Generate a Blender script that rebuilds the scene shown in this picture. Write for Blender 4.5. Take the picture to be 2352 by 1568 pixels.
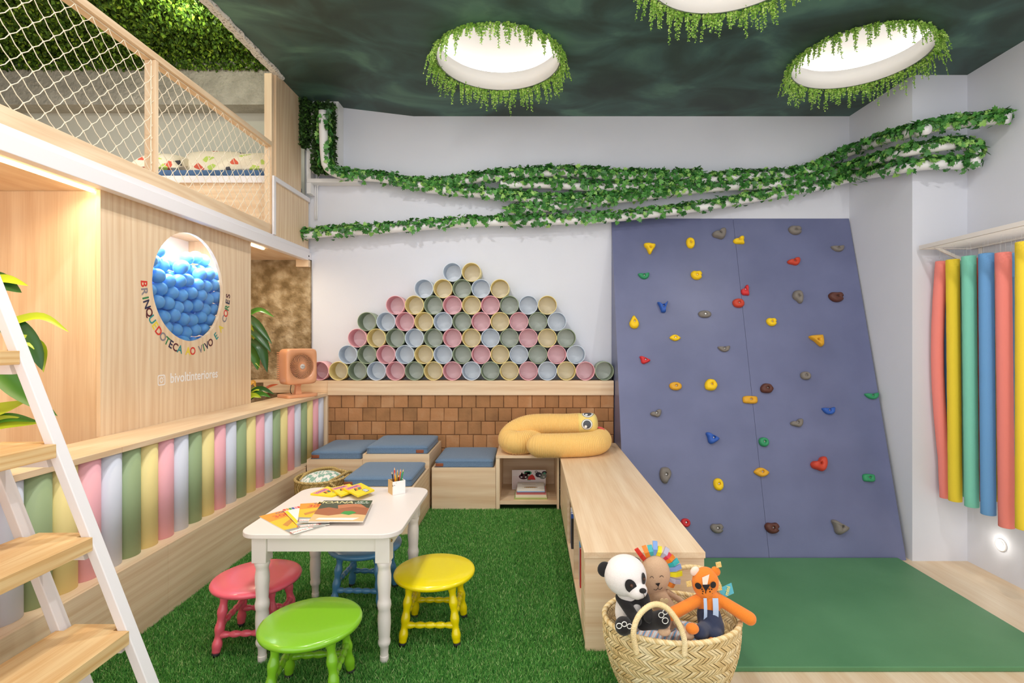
import bpy, bmesh, math, random
import numpy as np
from mathutils import Vector, Matrix, Euler
PI = math.pi
random.seed(7); rng = np.random.default_rng(7)
for o in list(bpy.data.objects): bpy.data.objects.remove(o)
SC = bpy.context.scene
COL = SC.collection

# ------------------------------------------------------------------ camera, world, exposure
F = 1200.0; VX = 1219.0; VY = 780.0; CH = 1.45
cam_d = bpy.data.cameras.new('camera'); cam = bpy.data.objects.new('camera', cam_d); COL.objects.link(cam)
cam.location = (0, 0, CH); cam.rotation_euler = (PI/2, 0, 0)
cam_d.sensor_width = 36; cam_d.lens = 36*F/2352
cam_d.shift_x = -(VX-1176)/2352; cam_d.shift_y = -(784-VY)/2352
cam_d.clip_start = .05
SC.camera = cam
SC.view_settings.view_transform = 'Standard'; SC.view_settings.look = 'None'
SC.view_settings.gamma = 1; SC.view_settings.use_curve_mapping = False
SC.view_settings.exposure = 0.0
world = bpy.data.worlds.new('world'); SC.world = world; world.use_nodes = True
WBG = world.node_tree.nodes['Background']
WBG.inputs[0].default_value = (1.0, .99, .98, 1); WBG.inputs[1].default_value = 1.7

def lamp(name, kind, loc, energy, color=(1,1,1), size=.3, rot=(0,0,0), **kw):
    d = bpy.data.lights.new(name, kind); d.energy = energy; d.color = color
    if kind == 'AREA':
        d.shape = kw.get('shape', 'DISK'); d.size = size
        if 'size_y' in kw: d.size_y = kw['size_y']
        if 'spread' in kw: d.spread = kw['spread']
    else:
        d.shadow_soft_size = size
    if kind == 'SPOT':
        d.spot_size = kw.get('angle', 1.6); d.spot_blend = kw.get('blend', .6)
    o = bpy.data.objects.new(name, d); o.location = loc; o.rotation_euler = rot; COL.objects.link(o)
    return o
CEIL = 2.249 + CH
HOLES = [(-.257, 4.20, .49), (2.63, 4.18, .488), (1.20, 3.08, .51)]
for i, (hx, hy, hr) in enumerate(HOLES):
    lamp('dome_light', 'POINT', (hx, hy, CEIL+.16), .5, (1, .985, .95), size=.10)
# recessed ceiling downlights of the room (ahead of and above the camera)
for (x, y) in ((-1.1, 1.6), (.9, 1.4), (2.6, 2.2), (-.9, 3.0)):
    lamp('ceiling_downlight_lamp', 'AREA', (x, y, CEIL-.012), 30, (1, .96, .91), size=.14)
lamp('moss_spot', 'POINT', (-2.80, 4.22, CH+2.60), 9, (1, .95, .70), size=.03)
lamp('loft_light', 'AREA', (-3.8, 3.6, 3.9), 28, (1, .95, .88), size=.5)
lamp('ball_box_light', 'AREA', (-2.40, 3.52, 2.236), 17, (.9, .96, 1), size=.9, shape='RECTANGLE', size_y=.1, rot=(0,0,PI/2))
lamp('niche_strip_light', 'AREA', (-2.335, 1.9, 2.236), 10, (1, .80, .50), size=.02, shape='RECTANGLE', size_y=1.7, rot=(0, 0, 0), spread=2.6)
lamp('plant_niche_light', 'AREA', (-2.45, 4.62, 2.232), 7, (1, .84, .60), size=.12, shape='DISK')
lamp('step_light_lamp', 'POINT', (3.64, 4.118, CH-1.60), .5, (1, .93, .8), size=.03)

# ------------------------------------------------------------------ materials
def srgb(c):
    if isinstance(c, str):
        c = c.lstrip('#'); c = [int(c[i:i+2], 16)/255 for i in (0, 2, 4)]
    return tuple((v/12.92 if v <= .04045 else ((v+.055)/1.055)**2.4) for v in c)+(1,)
_M = {}
class NT:
    def __init__(s, name):
        s.m = bpy.data.materials.new(name); s.m.use_nodes = True
        s.t = s.m.node_tree; s.b = s.t.nodes['Principled BSDF']; s.l = s.t.links
    def n(s, typ, **kw):
        nd = s.t.nodes.new(typ)
        for k, v in kw.items():
            if isinstance(k, str) and k.startswith('i_'): nd.inputs[k[2:].replace('_', ' ')].default_value = v
            else: setattr(nd, k, v)
        return nd
    def ramp(s, src, stops, interp='LINEAR'):
        r = s.t.nodes.new('ShaderNodeValToRGB'); r.color_ramp.interpolation = interp
        el = r.color_ramp.elements
        while len(el) < len(stops): el.new(.5)
        for e, (p, c) in zip(el, stops): e.position = p; e.color = srgb(c)
        s.l.new(src, r.inputs[0]); return r.outputs[0]
    def coord(s, scale=(1,1,1), kind='Object', rot=(0,0,0)):
        c = s.t.nodes.new('ShaderNodeTexCoord'); mp = s.t.nodes.new('ShaderNodeMapping')
        mp.inputs['Scale'].default_value = scale; mp.inputs['Rotation'].default_value = rot
        s.l.new(c.outputs[kind], mp.inputs[0]); return mp.outputs[0]
    def bump(s, h, strength=.2, dist=.01):
        b = s.t.nodes.new('ShaderNodeBump'); b.inputs['Strength'].default_value = strength
        b.inputs['Distance'].default_value = dist
        s.l.new(h, b.inputs['Height']); s.l.new(b.outputs[0], s.b.inputs['Normal'])
def paint(name, c, rough=.5, bump=0, bscale=200, metal=0, coat=0, vary=0, spec=None):
    if name in _M: return _M[name]
    k = NT(name); k.b.inputs['Base Color'].default_value = srgb(c)
    k.b.inputs['Roughness'].default_value = rough; k.b.inputs['Metallic'].default_value = metal
    if coat: k.b.inputs['Coat Weight'].default_value = coat; k.b.inputs['Coat Roughness'].default_value = .12
    if spec is not None: k.b.inputs['Specular IOR Level'].default_value = spec
    no = k.n('ShaderNodeTexNoise'); no.inputs['Scale'].default_value = bscale; no.inputs['Detail'].default_value = 3
    k.l.new(k.coord(), no.inputs['Vector'])
    if bump: k.bump(no.outputs[0], bump, .003)
    if vary:
        n2 = k.n('ShaderNodeTexNoise'); n2.inputs['Scale'].default_value = 3; k.l.new(k.coord(), n2.inputs['Vector'])
        hs = k.n('ShaderNodeHueSaturation'); hs.inputs['Color'].default_value = srgb(c)
        mr = k.n('ShaderNodeMapRange'); mr.inputs[3].default_value = 1-vary; mr.inputs[4].default_value = 1+vary
        k.l.new(n2.outputs[0], mr.inputs[0]); k.l.new(mr.outputs[0], hs.inputs['Value']); k.l.new(hs.outputs[0], k.b.inputs['Base Color'])
    _M[name] = k.m; return k.m
def emit(name, c, s):
    if name in _M: return _M[name]
    k = NT(name); k.b.inputs['Base Color'].default_value = srgb(c)
    k.b.inputs['Emission Color'].default_value = srgb(c); k.b.inputs['Emission Strength'].default_value = s
    _M[name] = k.m; return k.m
def wood(name, light, dark, axis=2, scale=1.0, rough=.45, contrast=1.0):
    """fine grained laminate; grain runs along axis"""
    if name in _M: return _M[name]
    k = NT(name); sc = [7*scale]*3; sc[axis] = .55*scale
    co = k.coord(tuple(sc))
    n1 = k.n('ShaderNodeTexNoise'); n1.inputs['Scale'].default_value = 1.6; n1.inputs['Detail'].default_value = 5; n1.inputs['Distortion'].default_value = .9
    k.l.new(co, n1.inputs['Vector'])
    w = k.n('ShaderNodeTexWave'); w.wave_type = 'RINGS'; w.inputs['Scale'].default_value = .9; w.inputs['Distortion'].default_value = 9
    w.inputs['Detail'].default_value = 3; w.inputs['Detail Scale'].default_value = 1.2; k.l.new(co, w.inputs['Vector'])
    sf = [160*scale]*3; sf[axis] = 3*scale
    n2 = k.n('ShaderNodeTexNoise'); n2.inputs['Scale'].default_value = 1; n2.inputs['Detail'].default_value = 2
    k.l.new(k.coord(tuple(sf)), n2.inputs['Vector'])
    a = k.n('ShaderNodeMath', operation='MULTIPLY_ADD'); k.l.new(w.outputs['Fac'], a.inputs[0]); a.inputs[1].default_value = .16*contrast
    m2 = k.n('ShaderNodeMath', operation='MULTIPLY'); k.l.new(n1.outputs[0], m2.inputs[0]); m2.inputs[1].default_value = .34
    k.l.new(m2.outputs[0], a.inputs[2])
    b = k.n('ShaderNodeMath', operation='MULTIPLY_ADD'); k.l.new(n2.outputs[0], b.inputs[0]); b.inputs[1].default_value = .30; k.l.new(a.outputs[0], b.inputs[2])
    col = k.ramp(b.outputs[0], [(.22, light), (.66, dark)])
    k.l.new(col, k.b.inputs['Base Color']); k.b.inputs['Roughness'].default_value = rough
    k.bump(n2.outputs[0], .06, .002)
    _M[name] = k.m; return k.m
def island(name, stops, rough=.5, trans=.0, noise=None, bump=0, bscale=80):
    if name in _M: return _M[name]
    k = NT(name); g = k.n('ShaderNodeNewGeometry')
    src = g.outputs['Random Per Island']
    if noise:
        no = k.n('ShaderNodeTexNoise'); no.inputs['Scale'].default_value = noise; no.inputs['Detail'].default_value = 4
        k.l.new(k.coord(), no.inputs['Vector'])
        mx = k.n('ShaderNodeMath', operation='MULTIPLY_ADD'); k.l.new(no.outputs[0], mx.inputs[0]); mx.inputs[1].default_value = .8
        m3 = k.n('ShaderNodeMath', operation='MULTIPLY'); k.l.new(src, m3.inputs[0]); m3.inputs[1].default_value = .5
        k.l.new(m3.outputs[0], mx.inputs[2]); 
        sb = k.n('ShaderNodeMath', operation='SUBTRACT'); k.l.new(mx.outputs[0], sb.inputs[0]); sb.inputs[1].default_value = .15
        src = sb.outputs[0]
    k.l.new(k.ramp(src, stops), k.b.inputs['Base Color'])
    k.b.inputs['Roughness'].default_value = rough
    if bump:
        nb = k.n('ShaderNodeTexNoise'); nb.inputs['Scale'].default_value = bscale; nb.inputs['Detail'].default_value = 5
        k.l.new(k.coord(), nb.inputs['Vector']); k.bump(nb.outputs[0], bump, .01)
    _M[name] = k.m; return k.m
def noisy(name, stops, scale=4, detail=5, rough=.6, bump=0, bscale=None, stretch=(1,1,1), dist=.01, distort=0):
    if name in _M: return _M[name]
    k = NT(name); no = k.n('ShaderNodeTexNoise'); no.inputs['Scale'].default_value = scale; no.inputs['Detail'].default_value = detail
    no.inputs['Distortion'].default_value = distort
    k.l.new(k.coord(stretch), no.inputs['Vector'])
    k.l.new(k.ramp(no.outputs[0], stops), k.b.inputs['Base Color']); k.b.inputs['Roughness'].default_value = rough
    if bump:
        nb = k.n('ShaderNodeTexNoise'); nb.inputs['Scale'].default_value = bscale or scale; nb.inputs['Detail'].default_value = 6
        k.l.new(k.coord(), nb.inputs['Vector']); k.bump(nb.outputs[0], bump, dist)
    _M[name] = k.m; return k.m

# pale oak laminates: grain along X, Y, Z
OL, OD = '#f3dcbc', '#d9b38a'
WX = wood('oak_laminate_x', OL, OD, 0); WY = wood('oak_laminate_y', OL, OD, 1); WZ = wood('oak_laminate_z', OL, OD, 2)
WFLOOR = wood('oak_floor', '#efdcc0', '#d9b890', 1, .8)
PINE_Y = wood('pine_y', '#f8dba6', '#d9a566', 1, 1.6, .5, 1.3)
WALLM = noisy('wall_paint', [(0, '#dadde8'), (1, '#e3e5ee')], 2, 3, .85, .05, 60)
WHITE = paint('white_satin', '#f1f0f0', .45, .04, 90)
WHITEBEAM = paint('white_beam_paint', '#efebee', .4, .03, 60)
CEILM = noisy('green_ceiling_paint', [(.25, '#2b3733'), (.42, '#364a42'), (.54, '#42605a'), (.64, '#5a8070'), (.8, '#4a7468')], 1.5, 10, .55, .05, 8, (1, 1.5, 1), distort=.7)
ROUGH = noisy('rough_plaster_grey', [(.2, '#a19e95'), (.8, '#c9c6bd')], 8, 6, .95, .9, 30, dist=.03)
BROWN = noisy('bare_brown_render', [(.36, '#75603f'), (.5, '#97815f'), (.64, '#b9a687')], 9, 15, .95, .9, 26, dist=.03)
LOFTG = paint('grey_green_wall_paint', '#c7c8bf', .85)

# ------------------------------------------------------------------ geometry helpers
def P(px, py, d): return Vector(((px-VX)*d/F, d, CH-(py-VY)*d/F))
def PX(px, py, X):
    d = X*F/(px-VX); return P(px, py, d)
class MB:
    def __init__(s): s.v = []; s.f = []; s.m = []; s.mats = []; s.sm = []
    def mi(s, mat):
        if mat is None: return 0
        if mat not in s.mats: s.mats.append(mat)
        return s.mats.index(mat)
    def add(s, vs, fs, mat=None, smooth=False):
        o = len(s.v); s.v += [tuple(v) for v in vs]; k = s.mi(mat)
        for f in fs: s.f.append([i+o for i in f]); s.m.append(k); s.sm.append(smooth)
        return s
    def box(s, x0, x1, y0, y1, z0, z1, mat=None):
        vs = [(x, y, z) for x in (x0, x1) for y in (y0, y1) for z in (z0, z1)]
        return s.add(vs, [(0,1,3,2),(4,6,7,5),(0,4,5,1),(2,3,7,6),(0,2,6,4),(1,5,7,3)], mat)
    def prism(s, poly, axis, a, b, mat=None):
        """poly: 2D points; extruded along axis between a and b"""
        n = len(poly)
        def mk(p, t):
            return (t, p[0], p[1]) if axis == 0 else (p[0], t, p[1]) if axis == 1 else (p[0], p[1], t)
        vs = [mk(p, a) for p in poly]+[mk(p, b) for p in poly]
        fs = [tuple(range(n)), tuple(range(2*n-1, n-1, -1))]+[(i, i+n, (i+1) % n+n, (i+1) % n) for i in range(n)]
        return s.add(vs, fs, mat)
    def lathe(s, prof, n=24, mat=None, mtx=None, smooth=True, cap=True):
        vs = []; fs = []
        for (r, z) in prof:
            for i in range(n):
                a = 2*PI*i/n; vs.append(Vector((r*math.cos(a), r*math.sin(a), z)))
        for k in range(len(prof)-1):
            for i in range(n):
                j = (i+1) % n; fs.append((k*n+i, k*n+j, (k+1)*n+j, (k+1)*n+i))
        if cap:
            if prof[0][0] > 1e-5: fs.append(tuple(range(n-1, -1, -1)))
            if prof[-1][0] > 1e-5: fs.append(tuple((len(prof)-1)*n+i for i in range(n)))
        if mtx is not None: vs = [mtx @ v for v in vs]
        return s.add(vs, fs, mat, smooth)
    def tube(s, pts, rad, n=10, mat=None, cap=True, smooth=True, closed=False, flat=None):
        pts = [Vector(p) for p in pts]; m = len(pts)
        rad = list(rad) if hasattr(rad, '__len__') else [rad]*m
        vs = []; fs = []; up = None
        for i in range(m):
            if closed: t = (pts[(i+1) % m]-pts[i-1])
            else: t = pts[min(i+1, m-1)]-pts[max(i-1, 0)]
            t = t.normalized() if t.length > 1e-9 else Vector((0, 0, 1))
            if up is None:
                up = t.cross(Vector((0, 0, 1)))
                if up.length < .1: up = t.cross(Vector((1, 0, 0)))
                up.normalize()
            up = (up-t*up.dot(t)).normalized(); bi = t.cross(up)
            for k in range(n):
                a = 2*PI*k/n; vs.append(pts[i]+(up*math.cos(a)+bi*math.sin(a))*rad[i])
        for i in range(m if closed else m-1):
            i2 = (i+1) % m
            for k in range(n):
                j = (k+1) % n; fs.append((i*n+k, i2*n+k, i2*n+j, i*n+j))
        if cap and not closed: fs += [tuple(range(n)), tuple((m-1)*n+k for k in range(n-1, -1, -1))]
        return s.add(vs, fs, mat, smooth)
    def ball(s, c, r, nu=16, nv=10, mat=None, mtx=None):
        c = Vector(c); r = r if hasattr(r, '__len__') else (r, r, r)
        vs = [Vector((0, 0, -r[2]))]; fs = []
        for j in range(1, nv):
            ph = -PI/2+PI*j/nv
            for i in range(nu):
                a = 2*PI*i/nu; vs.append(Vector((r[0]*math.cos(ph)*math.cos(a), r[1]*math.cos(ph)*math.sin(a), r[2]*math.sin(ph))))
        vs.append(Vector((0, 0, r[2]))); L = len(vs)-1
        for i in range(nu):
            j = (i+1) % nu; fs.append((0, 1+j, 1+i)); fs.append((L, L-nu+i, L-nu+j))
            for k in range(nv-2):
                b = 1+k*nu; fs.append((b+i, b+j, b+nu+j, b+nu+i))
        if mtx is not None: vs = [mtx @ v for v in vs]
        return s.add([v+c for v in vs], fs, mat, True)
    def build(s, name, mat=None, parent=None, origin='auto', bevel=0, bseg=2, sub=0, weld=False):
        me = bpy.data.meshes.new(name); v = np.array(s.v, dtype=float)
        if parent is not None: org = Vector(parent['_org']) if '_org' in parent.keys() else Vector((0, 0, 0))
        elif origin == 'auto':
            org = Vector(((v[:, 0].min()+v[:, 0].max())/2, (v[:, 1].min()+v[:, 1].max())/2, v[:, 2].min()))
        else: org = Vector(origin)
        v = v-np.array(org)
        me.from_pydata([tuple(x) for x in v], [], s.f)
        mats = s.mats if s.mats else []
        if mat is not None and not mats: mats = [mat]
        for m_ in mats: me.materials.append(m_)
        me.polygons.foreach_set('material_index', s.m if s.mats else [0]*len(s.f)); me.polygons.foreach_set('use_smooth', s.sm)
        bm = bmesh.new(); bm.from_mesh(me); bmesh.ops.recalc_face_normals(bm, faces=bm.faces); bm.to_mesh(me); bm.free()
        me.update()
        o = bpy.data.objects.new(name, me); COL.objects.link(o)
        if parent is not None: o.parent = parent; o['_org'] = tuple(org)
        else: o.location = org; o['_org'] = tuple(org)
        if bevel:
            b = o.modifiers.new('bevel', 'BEVEL'); b.width = bevel; b.segments = bseg; b.limit_method = 'ANGLE'; b.angle_limit = .6
        if sub:
            b = o.modifiers.new('sub', 'SUBSURF'); b.levels = sub; b.render_levels = sub
        return o
def tag(o, label=None, cat=None, group=None, kind=None):
    if label: o['label'] = label
    if cat: o['category'] = cat
    if group: o['group'] = group
    if kind: o['kind'] = kind
    return o
def thing(name, loc, label, cat, group=None, rz=0):
    o = bpy.data.objects.new(name, None); o.empty_display_size = .05; COL.objects.link(o)
    o.location = loc; o.rotation_euler = (0, 0, rz); o['_org'] = tuple(loc) if not rz else (0, 0, 0)
    return tag(o, label, cat, group)
def local_thing(name, label, cat, group=None):
    o = thing(name, (0, 0, 0), label, cat, group); return o
def struct(mb, name, mat, **kw):
    o = mb.build(name, mat, **kw); o['kind'] = 'structure'; return o
def copy_tree(o, parent=None):
    c = o.copy(); COL.objects.link(c); c.parent = parent
    for ch in list(o.children): copy_tree(ch, c)
    return c
def bx(*a, mat=None): return MB().box(*a, mat=mat)
def spline(pts, n=8):
    pts = [Vector(p) for p in pts]; out = []
    q = [pts[0]*2-pts[1]]+pts+[pts[-1]*2-pts[-2]]
    for i in range(1, len(q)-2):
        for k in range(n):
            t = k/n; a, b, c, d = q[i-1], q[i], q[i+1], q[i+2]
            out.append(.5*((2*b)+(c-a)*t+(2*a-5*b+4*c-d)*t*t+(3*b-a-3*c+d)*t**3))
    out.append(pts[-1]); return out
def resample(pts, step):
    L = [0]
    for a, b in zip(pts, pts[1:]): L.append(L[-1]+(b-a).length)
    n = max(2, int(L[-1]/step)); out = []; j = 0
    for k in range(n+1):
        t = L[-1]*k/n
        while j < len(L)-2 and L[j+1] < t: j += 1
        u = (t-L[j])/max(1e-9, L[j+1]-L[j]); out.append(pts[j].lerp(pts[j+1], min(1, u)))
    return out
def rope(mb, path, R, r, strands=3, pitch=.03, mat=None, n=6, closed=False):
    pts = resample([Vector(p) for p in path], pitch/8); up = None; fr = []
    if closed: pts = pts[:-1]
    m = len(pts)
    for i in range(m):
        t = (pts[(i+1) % m]-pts[i-1]) if closed else (pts[min(i+1, m-1)]-pts[max(i-1, 0)]); t.normalize()
        if up is None:
            up = t.cross(Vector((0, 0, 1)))
            if up.length < .1: up = t.cross(Vector((1, 0, 0)))
        up = (up-t*up.dot(t)).normalized(); fr.append((up.copy(), t.cross(up)))
    for s_ in range(strands):
        q = []
        for i in range(m):
            a = 2*PI*(i/8+s_/strands); u, b = fr[i]; q.append(pts[i]+(u*math.cos(a)+b*math.sin(a))*R)
        mb.tube(q, r, n, mat, closed=False)
def cloud(name, tv, tf, pos, nrm, up, scale, mat, parent=None, origin=None):
    """many copies of one small leaf shape as a single mesh. tv: template (x side, y along, z normal)"""
    tv = np.array(tv, float); N = len(pos); n = len(tv)
    nrm = nrm/np.linalg.norm(nrm, axis=1, keepdims=True)
    up = up-nrm*np.sum(up*nrm, axis=1, keepdims=True); up /= (np.linalg.norm(up, axis=1, keepdims=True)+1e-9)
    sd = np.cross(up, nrm)
    V = pos[:, None, :]+scale[:, None, None]*(tv[None, :, 0:1]*sd[:, None, :]+tv[None, :, 1:2]*up[:, None, :]+tv[None, :, 2:3]*nrm[:, None, :])
    org = np.array(parent['_org']) if parent is not None else (np.array([pos[:, 0].mean(), pos[:, 1].mean(), V[:, :, 2].min()]) if origin is None else np.array(origin))
    V = (V-org).reshape(-1, 3)
    me = bpy.data.meshes.new(name); me.vertices.add(len(V)); me.vertices.foreach_set('co', V.ravel())
    ls = [len(f) for f in tf]; flat = np.concatenate([np.array(f) for f in tf]); tot = len(flat)
    idx = (flat[None, :]+(np.arange(N)*n)[:, None]).ravel()
    me.loops.add(N*tot); me.loops.foreach_set('vertex_index', idx.astype(np.int32))
    me.polygons.add(N*len(tf)); st = np.cumsum([0]+ls[:-1])
    me.polygons.foreach_set('loop_start', (st[None, :]+(np.arange(N)*tot)[:, None]).ravel().astype(np.int32))
    me.update(calc_edges=True); me.validate()
    me.materials.append(mat)
    o = bpy.data.objects.new(name, me); COL.objects.link(o)
    if parent is not None: o.parent = parent
    else: o.location = org
    o['_org'] = tuple(org); return o
def unit(n): v = rng.normal(size=(n, 3)); return v/np.linalg.norm(v, axis=1, keepdims=True)
def fill_holes(outer, holes, mk):
    """flat sheet with holes; outer, holes lists of 2D pts; returns verts, faces via triangle fill"""
    bm = bmesh.new(); es = []
    for loop in [outer]+holes:
        vs = [bm.verts.new((p[0], p[1], 0)) for p in loop]
        for i in range(len(vs)): es.append(bm.edges.new((vs[i], vs[(i+1) % len(vs)])))
    bmesh.ops.triangle_fill(bm, use_beauty=True, use_dissolve=False, edges=es)
    bm.verts.index_update(); vs = [mk(v.co.x, v.co.y) for v in bm.verts]; fs = [tuple(v.index for v in f.verts) for f in bm.faces]
    bm.free(); return vs, fs
def circ(cx, cy, r, n=64): return [(cx+r*math.cos(2*PI*i/n), cy+r*math.sin(2*PI*i/n)) for i in range(n)]
_tc = {}
def text_geo(txt, size=1.0, bold=0.0, space=1.0):
    cu = bpy.data.curves.new('t', 'FONT'); cu.body = txt; cu.size = size; cu.align_x = 'CENTER'; cu.align_y = 'CENTER'
    cu.offset = bold; cu.resolution_u = 3; cu.space_character = space
    ob = bpy.data.objects.new('t', cu); COL.objects.link(ob)
    dg = bpy.context.evaluated_depsgraph_get(); dg.update()
    me = bpy.data.meshes.new_from_object(ob.evaluated_get(dg))
    vs = [v.co.copy() for v in me.vertices]; fs = [tuple(p.vertices) for p in me.polygons]
    bpy.data.objects.remove(ob); bpy.data.meshes.remove(me); bpy.data.curves.remove(cu)
    return vs, fs
def put_text(mb, txt, size, org, u, v, mat, bold=0, lift=.0008, fit=None, rot=0, space=1.0):
    vs, fs = text_geo(txt, size, bold, space)
    if not vs: return
    xs = [p.x for p in vs]; w = max(xs)-min(xs); k = fit/w if fit else 1
    u = Vector(u).normalized(); v = Vector(v).normalized(); n = u.cross(v); c, s_ = math.cos(rot), math.sin(rot)
    cx = (max(xs)+min(xs))/2
    out = []
    for p in vs:
        x, y = (p.x-cx)*k, p.y
        out.append(Vector(org)+u*(x*c-y*s_)+v*(x*s_+y*c)+n*lift)
    mb.add(out, fs, mat)

# ================================================================== SETTING
FL = CH-1.88            # lower wooden floor
ZU = 5.26; ZT = 5.08    # upper wall plane and projecting lower (tiled) wall plane
SHZ = CH-.397           # top of shelf under the cups
RX = 3.71
struct(bx(-2.5, 6, -1.5, 7, FL-.1, FL), 'floor', WFLOOR)
# raised play platform under the artificial grass
PXR = .83
struct(bx(-5.4, PXR, .6, 5.2, FL, -.004), 'floor', WY)
# back wall: upper, and lower projecting part
struct(bx(-5.7, 3.30, ZU, ZU+.12, FL, 4.4), 'wall_back', WALLM)
struct(bx(-2.20, .81, ZT+.012, ZU-.001, FL, SHZ-.021), 'wall_back', paint('mortar', '#5a4230', .95))
# bare brown render in the plant niche and paint in loft
struct(bx(-3.2, -2.205, ZU-.03, ZU, .5, CH+.80), 'wall_niche', BROWN)
struct(bx(-3.33, -3.305, .8, 2.82, .60, CH+.797), 'wall_niche', WZ)
struct(bx(-5.7, -2.27, ZU-.02, ZU-.001, CH+.9, 4.3), 'wall_loft', LOFTG)
# right wall with the projecting pier
mb = MB(); mb.prism([(3.206, ZU+.05), (3.243, 4.44), (RX, 4.44), (RX, ZU+.05)], 2, FL, CEIL+.1)
struct(mb, 'wall_pier', WALLM)
struct(bx(RX, RX+.12, -1.5, ZU, FL, CEIL+.3), 'wall_right', WALLM)
# ceiling with three round openings
def ceil_z(x): 
    if x > -1.18: return CEIL
    if x > -1.88: return CEIL+(-1.18-x)/.7*.085
    return CEIL+.085
mb = MB()
vs, fs = fill_holes([(-1.18, -1.0), (RX+.05, -1.0), (RX+.05, ZU+.02), (-1.18, ZU+.02)], [circ(x, y, r) for x, y, r in HOLES], lambda a, b: (a, b, CEIL))
mb.add(vs, fs)
mb.add([(-1.18, -1, CEIL), (-1.18, ZU+.02, CEIL), (-1.88, ZU+.02, CEIL+.085), (-1.88, -1, CEIL+.085), (-2.26, ZU+.02, CEIL+.085), (-2.26, -1, CEIL+.085)], [(0, 1, 2, 3), (3, 2, 4, 5)])
struct(mb, 'ceiling', CEILM)
struct(bx(-2.3, RX+.2, -1.0, ZU+.1, CEIL+.5, CEIL+.56), 'ceiling', WHITE)
# ragged white plaster edge of the slab where the loft begins
mb = MB(); n = 90; prev = None; vs = []; fs = []
for i in range(n+1):
    y = .5+i*(4.66-.5)/n; j1 = random.uniform(-.008, .008); j2 = random.uniform(-.006, .006)
    vs += [(-2.185+j1, y, CEIL+.078), (-2.20+j2, y, CEIL+.064), (-2.262+j1, y, CEIL+.070), (-2.275, y, CEIL+.45), (-2.20, y, CEIL+.45)]
    if i: 
        b = (i-1)*5; 
        for k in range(5): fs.append((b+k, b+(k+1) % 5, b+5+(k+1) % 5, b+5+k))
fs.append((0, 1, 2, 3, 4)); b = n*5; fs.append((b+4, b+3, b+2, b+1, b))
mb.add(vs, fs); struct(mb, 'trim_1', noisy('ragged_white_plaster', [(.36, '#8d857c'), (.44, '#dcd8d3'), (1, '#f0eeea')], 60, 4, .95, .5, 60))
# domes above the openings: white drum, cove ledge, cap and LED line
DOME = paint('dome_white', '#f6f4f2', .8)
for i, (hx, hy, hr) in enumerate(HOLES):
    r2 = hr+.13
    root = thing('ceiling_dome', (hx, hy, CEIL), ['round ceiling recess left of centre, lit by a hidden ring', 'round ceiling recess above the climbing wall at the right', 'round ceiling recess cut off by the top of the photo'][i], 'ceiling recess', 'lit round ceiling recesses')
    d = MB(); n = 64
    d.lathe([(hr+.012, -.006), (hr, -.006), (hr, .15), (r2, .152), (r2, .30), (hr*.7, .37), (0.001, .38)], n, mtx=Matrix.Translation((hx, hy, CEIL)), cap=False)
    d.build('dome', DOME, root)
    e = MB(); e.lathe([(hr+.03, .156), (hr+.055, .156), (hr+.055, .170), (hr+.03, .170), (hr+.03, .156)], n, mtx=Matrix.Translation((hx, hy, CEIL)), cap=False)
    e.build('light_ring', emit('cove_led', '#fffdf8', 4), root)
    e = MB(); e.lathe([(hr+.001, -.008), (hr+.008, -.008), (hr+.008, .0), (hr+.001, .0), (hr+.001, -.008)], n, mtx=Matrix.Translation((hx, hy, CEIL)), cap=False)
    e.build('rim', paint('rim_grey', '#8f9a92', .5), root)

# loft: deck, side of opening, moss ceiling, plaster band
UD = CH+.798
struct(bx(-5.7, -2.262, .5, ZU-.02, UD, UD+.11), 'floor_loft', WY)
struct(bx(-5.7, -2.28, 5.045, ZU, CH+2.27, CH+2.80), 'wall_band', ROUGH)
struct(bx(-5.7, -2.28, .5, ZU, CH+2.82, CH+2.9), 'ceiling_loft', paint('moss_backing', '#2c3b12', 1))
struct(bx(-5.75, -5.7, .5, ZU, .5, CH+2.9), 'wall_left', LOFTG)

# wall under the ledge on the left and the panelled box under the loft
struct(bx(-2.14, -2.105, .6, 5.07, 0, CH-.545), 'wall_left', WZ)
AP = -2.287
root = thing('ball_window_box', (-2.6, 3.52, CH-.516), 'oak laminate box wall under the loft with the round ball window', 'cabinet')
vs, fs = fill_holes([(2.777, CH-.516), (4.27, CH-.516), (4.27, UD), (2.777, UD)], [circ(3.518, CH+.353, .362, 96)], lambda a, b: (AP, a, b))
mb = MB(); mb.add(vs, fs); nv = len(vs)
mb.add([(AP-.022, v[1], v[2]) for v in vs], fs)
c = circ(3.518, CH+.353, .362, 96); N = 96
mb.add([(AP, a, b) for a, b in c]+[(AP-.022, a, b) for a, b in c], [(i, (i+1) % N, N+(i+1) % N, N+i) for i in range(N)], None, True)
for q in ([(2.777, CH-.516), (2.777, UD)], [(4.27, CH-.516), (4.27, UD)]):
    mb.add([(AP, *q[0]), (AP, *q[1]), (AP-.022, *q[1]), (AP-.022, *q[0])], [(0, 1, 2, 3)])
mb.build('front_panel', WZ, root)
mb = MB(); mb.box(-3.3, AP-.0225, 2.80, 2.822, .62, UD-.001); mb.build('side_panel', WZ, root)
mb = MB(); mb.box(-3.0, AP-.0225, 4.245, 4.268, .62, UD-.001); mb.build('side_panel', WZ, root)
BI = paint('ball_box_inside', '#e8e6ea', .7)
mb = MB(); mb.box(-2.80, -2.78, 2.823, 4.244, 1.30, UD-.001, BI); mb.box(-2.779, AP-.023, 2.823, 4.244, 1.28, 1.30, BI); mb.build('inner_panel', BI, root)
k = NT('clear_acrylic'); k.b.inputs['Base Color'].default_value = (1, 1, 1, 1); k.b.inputs['Roughness'].default_value = .02
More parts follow.
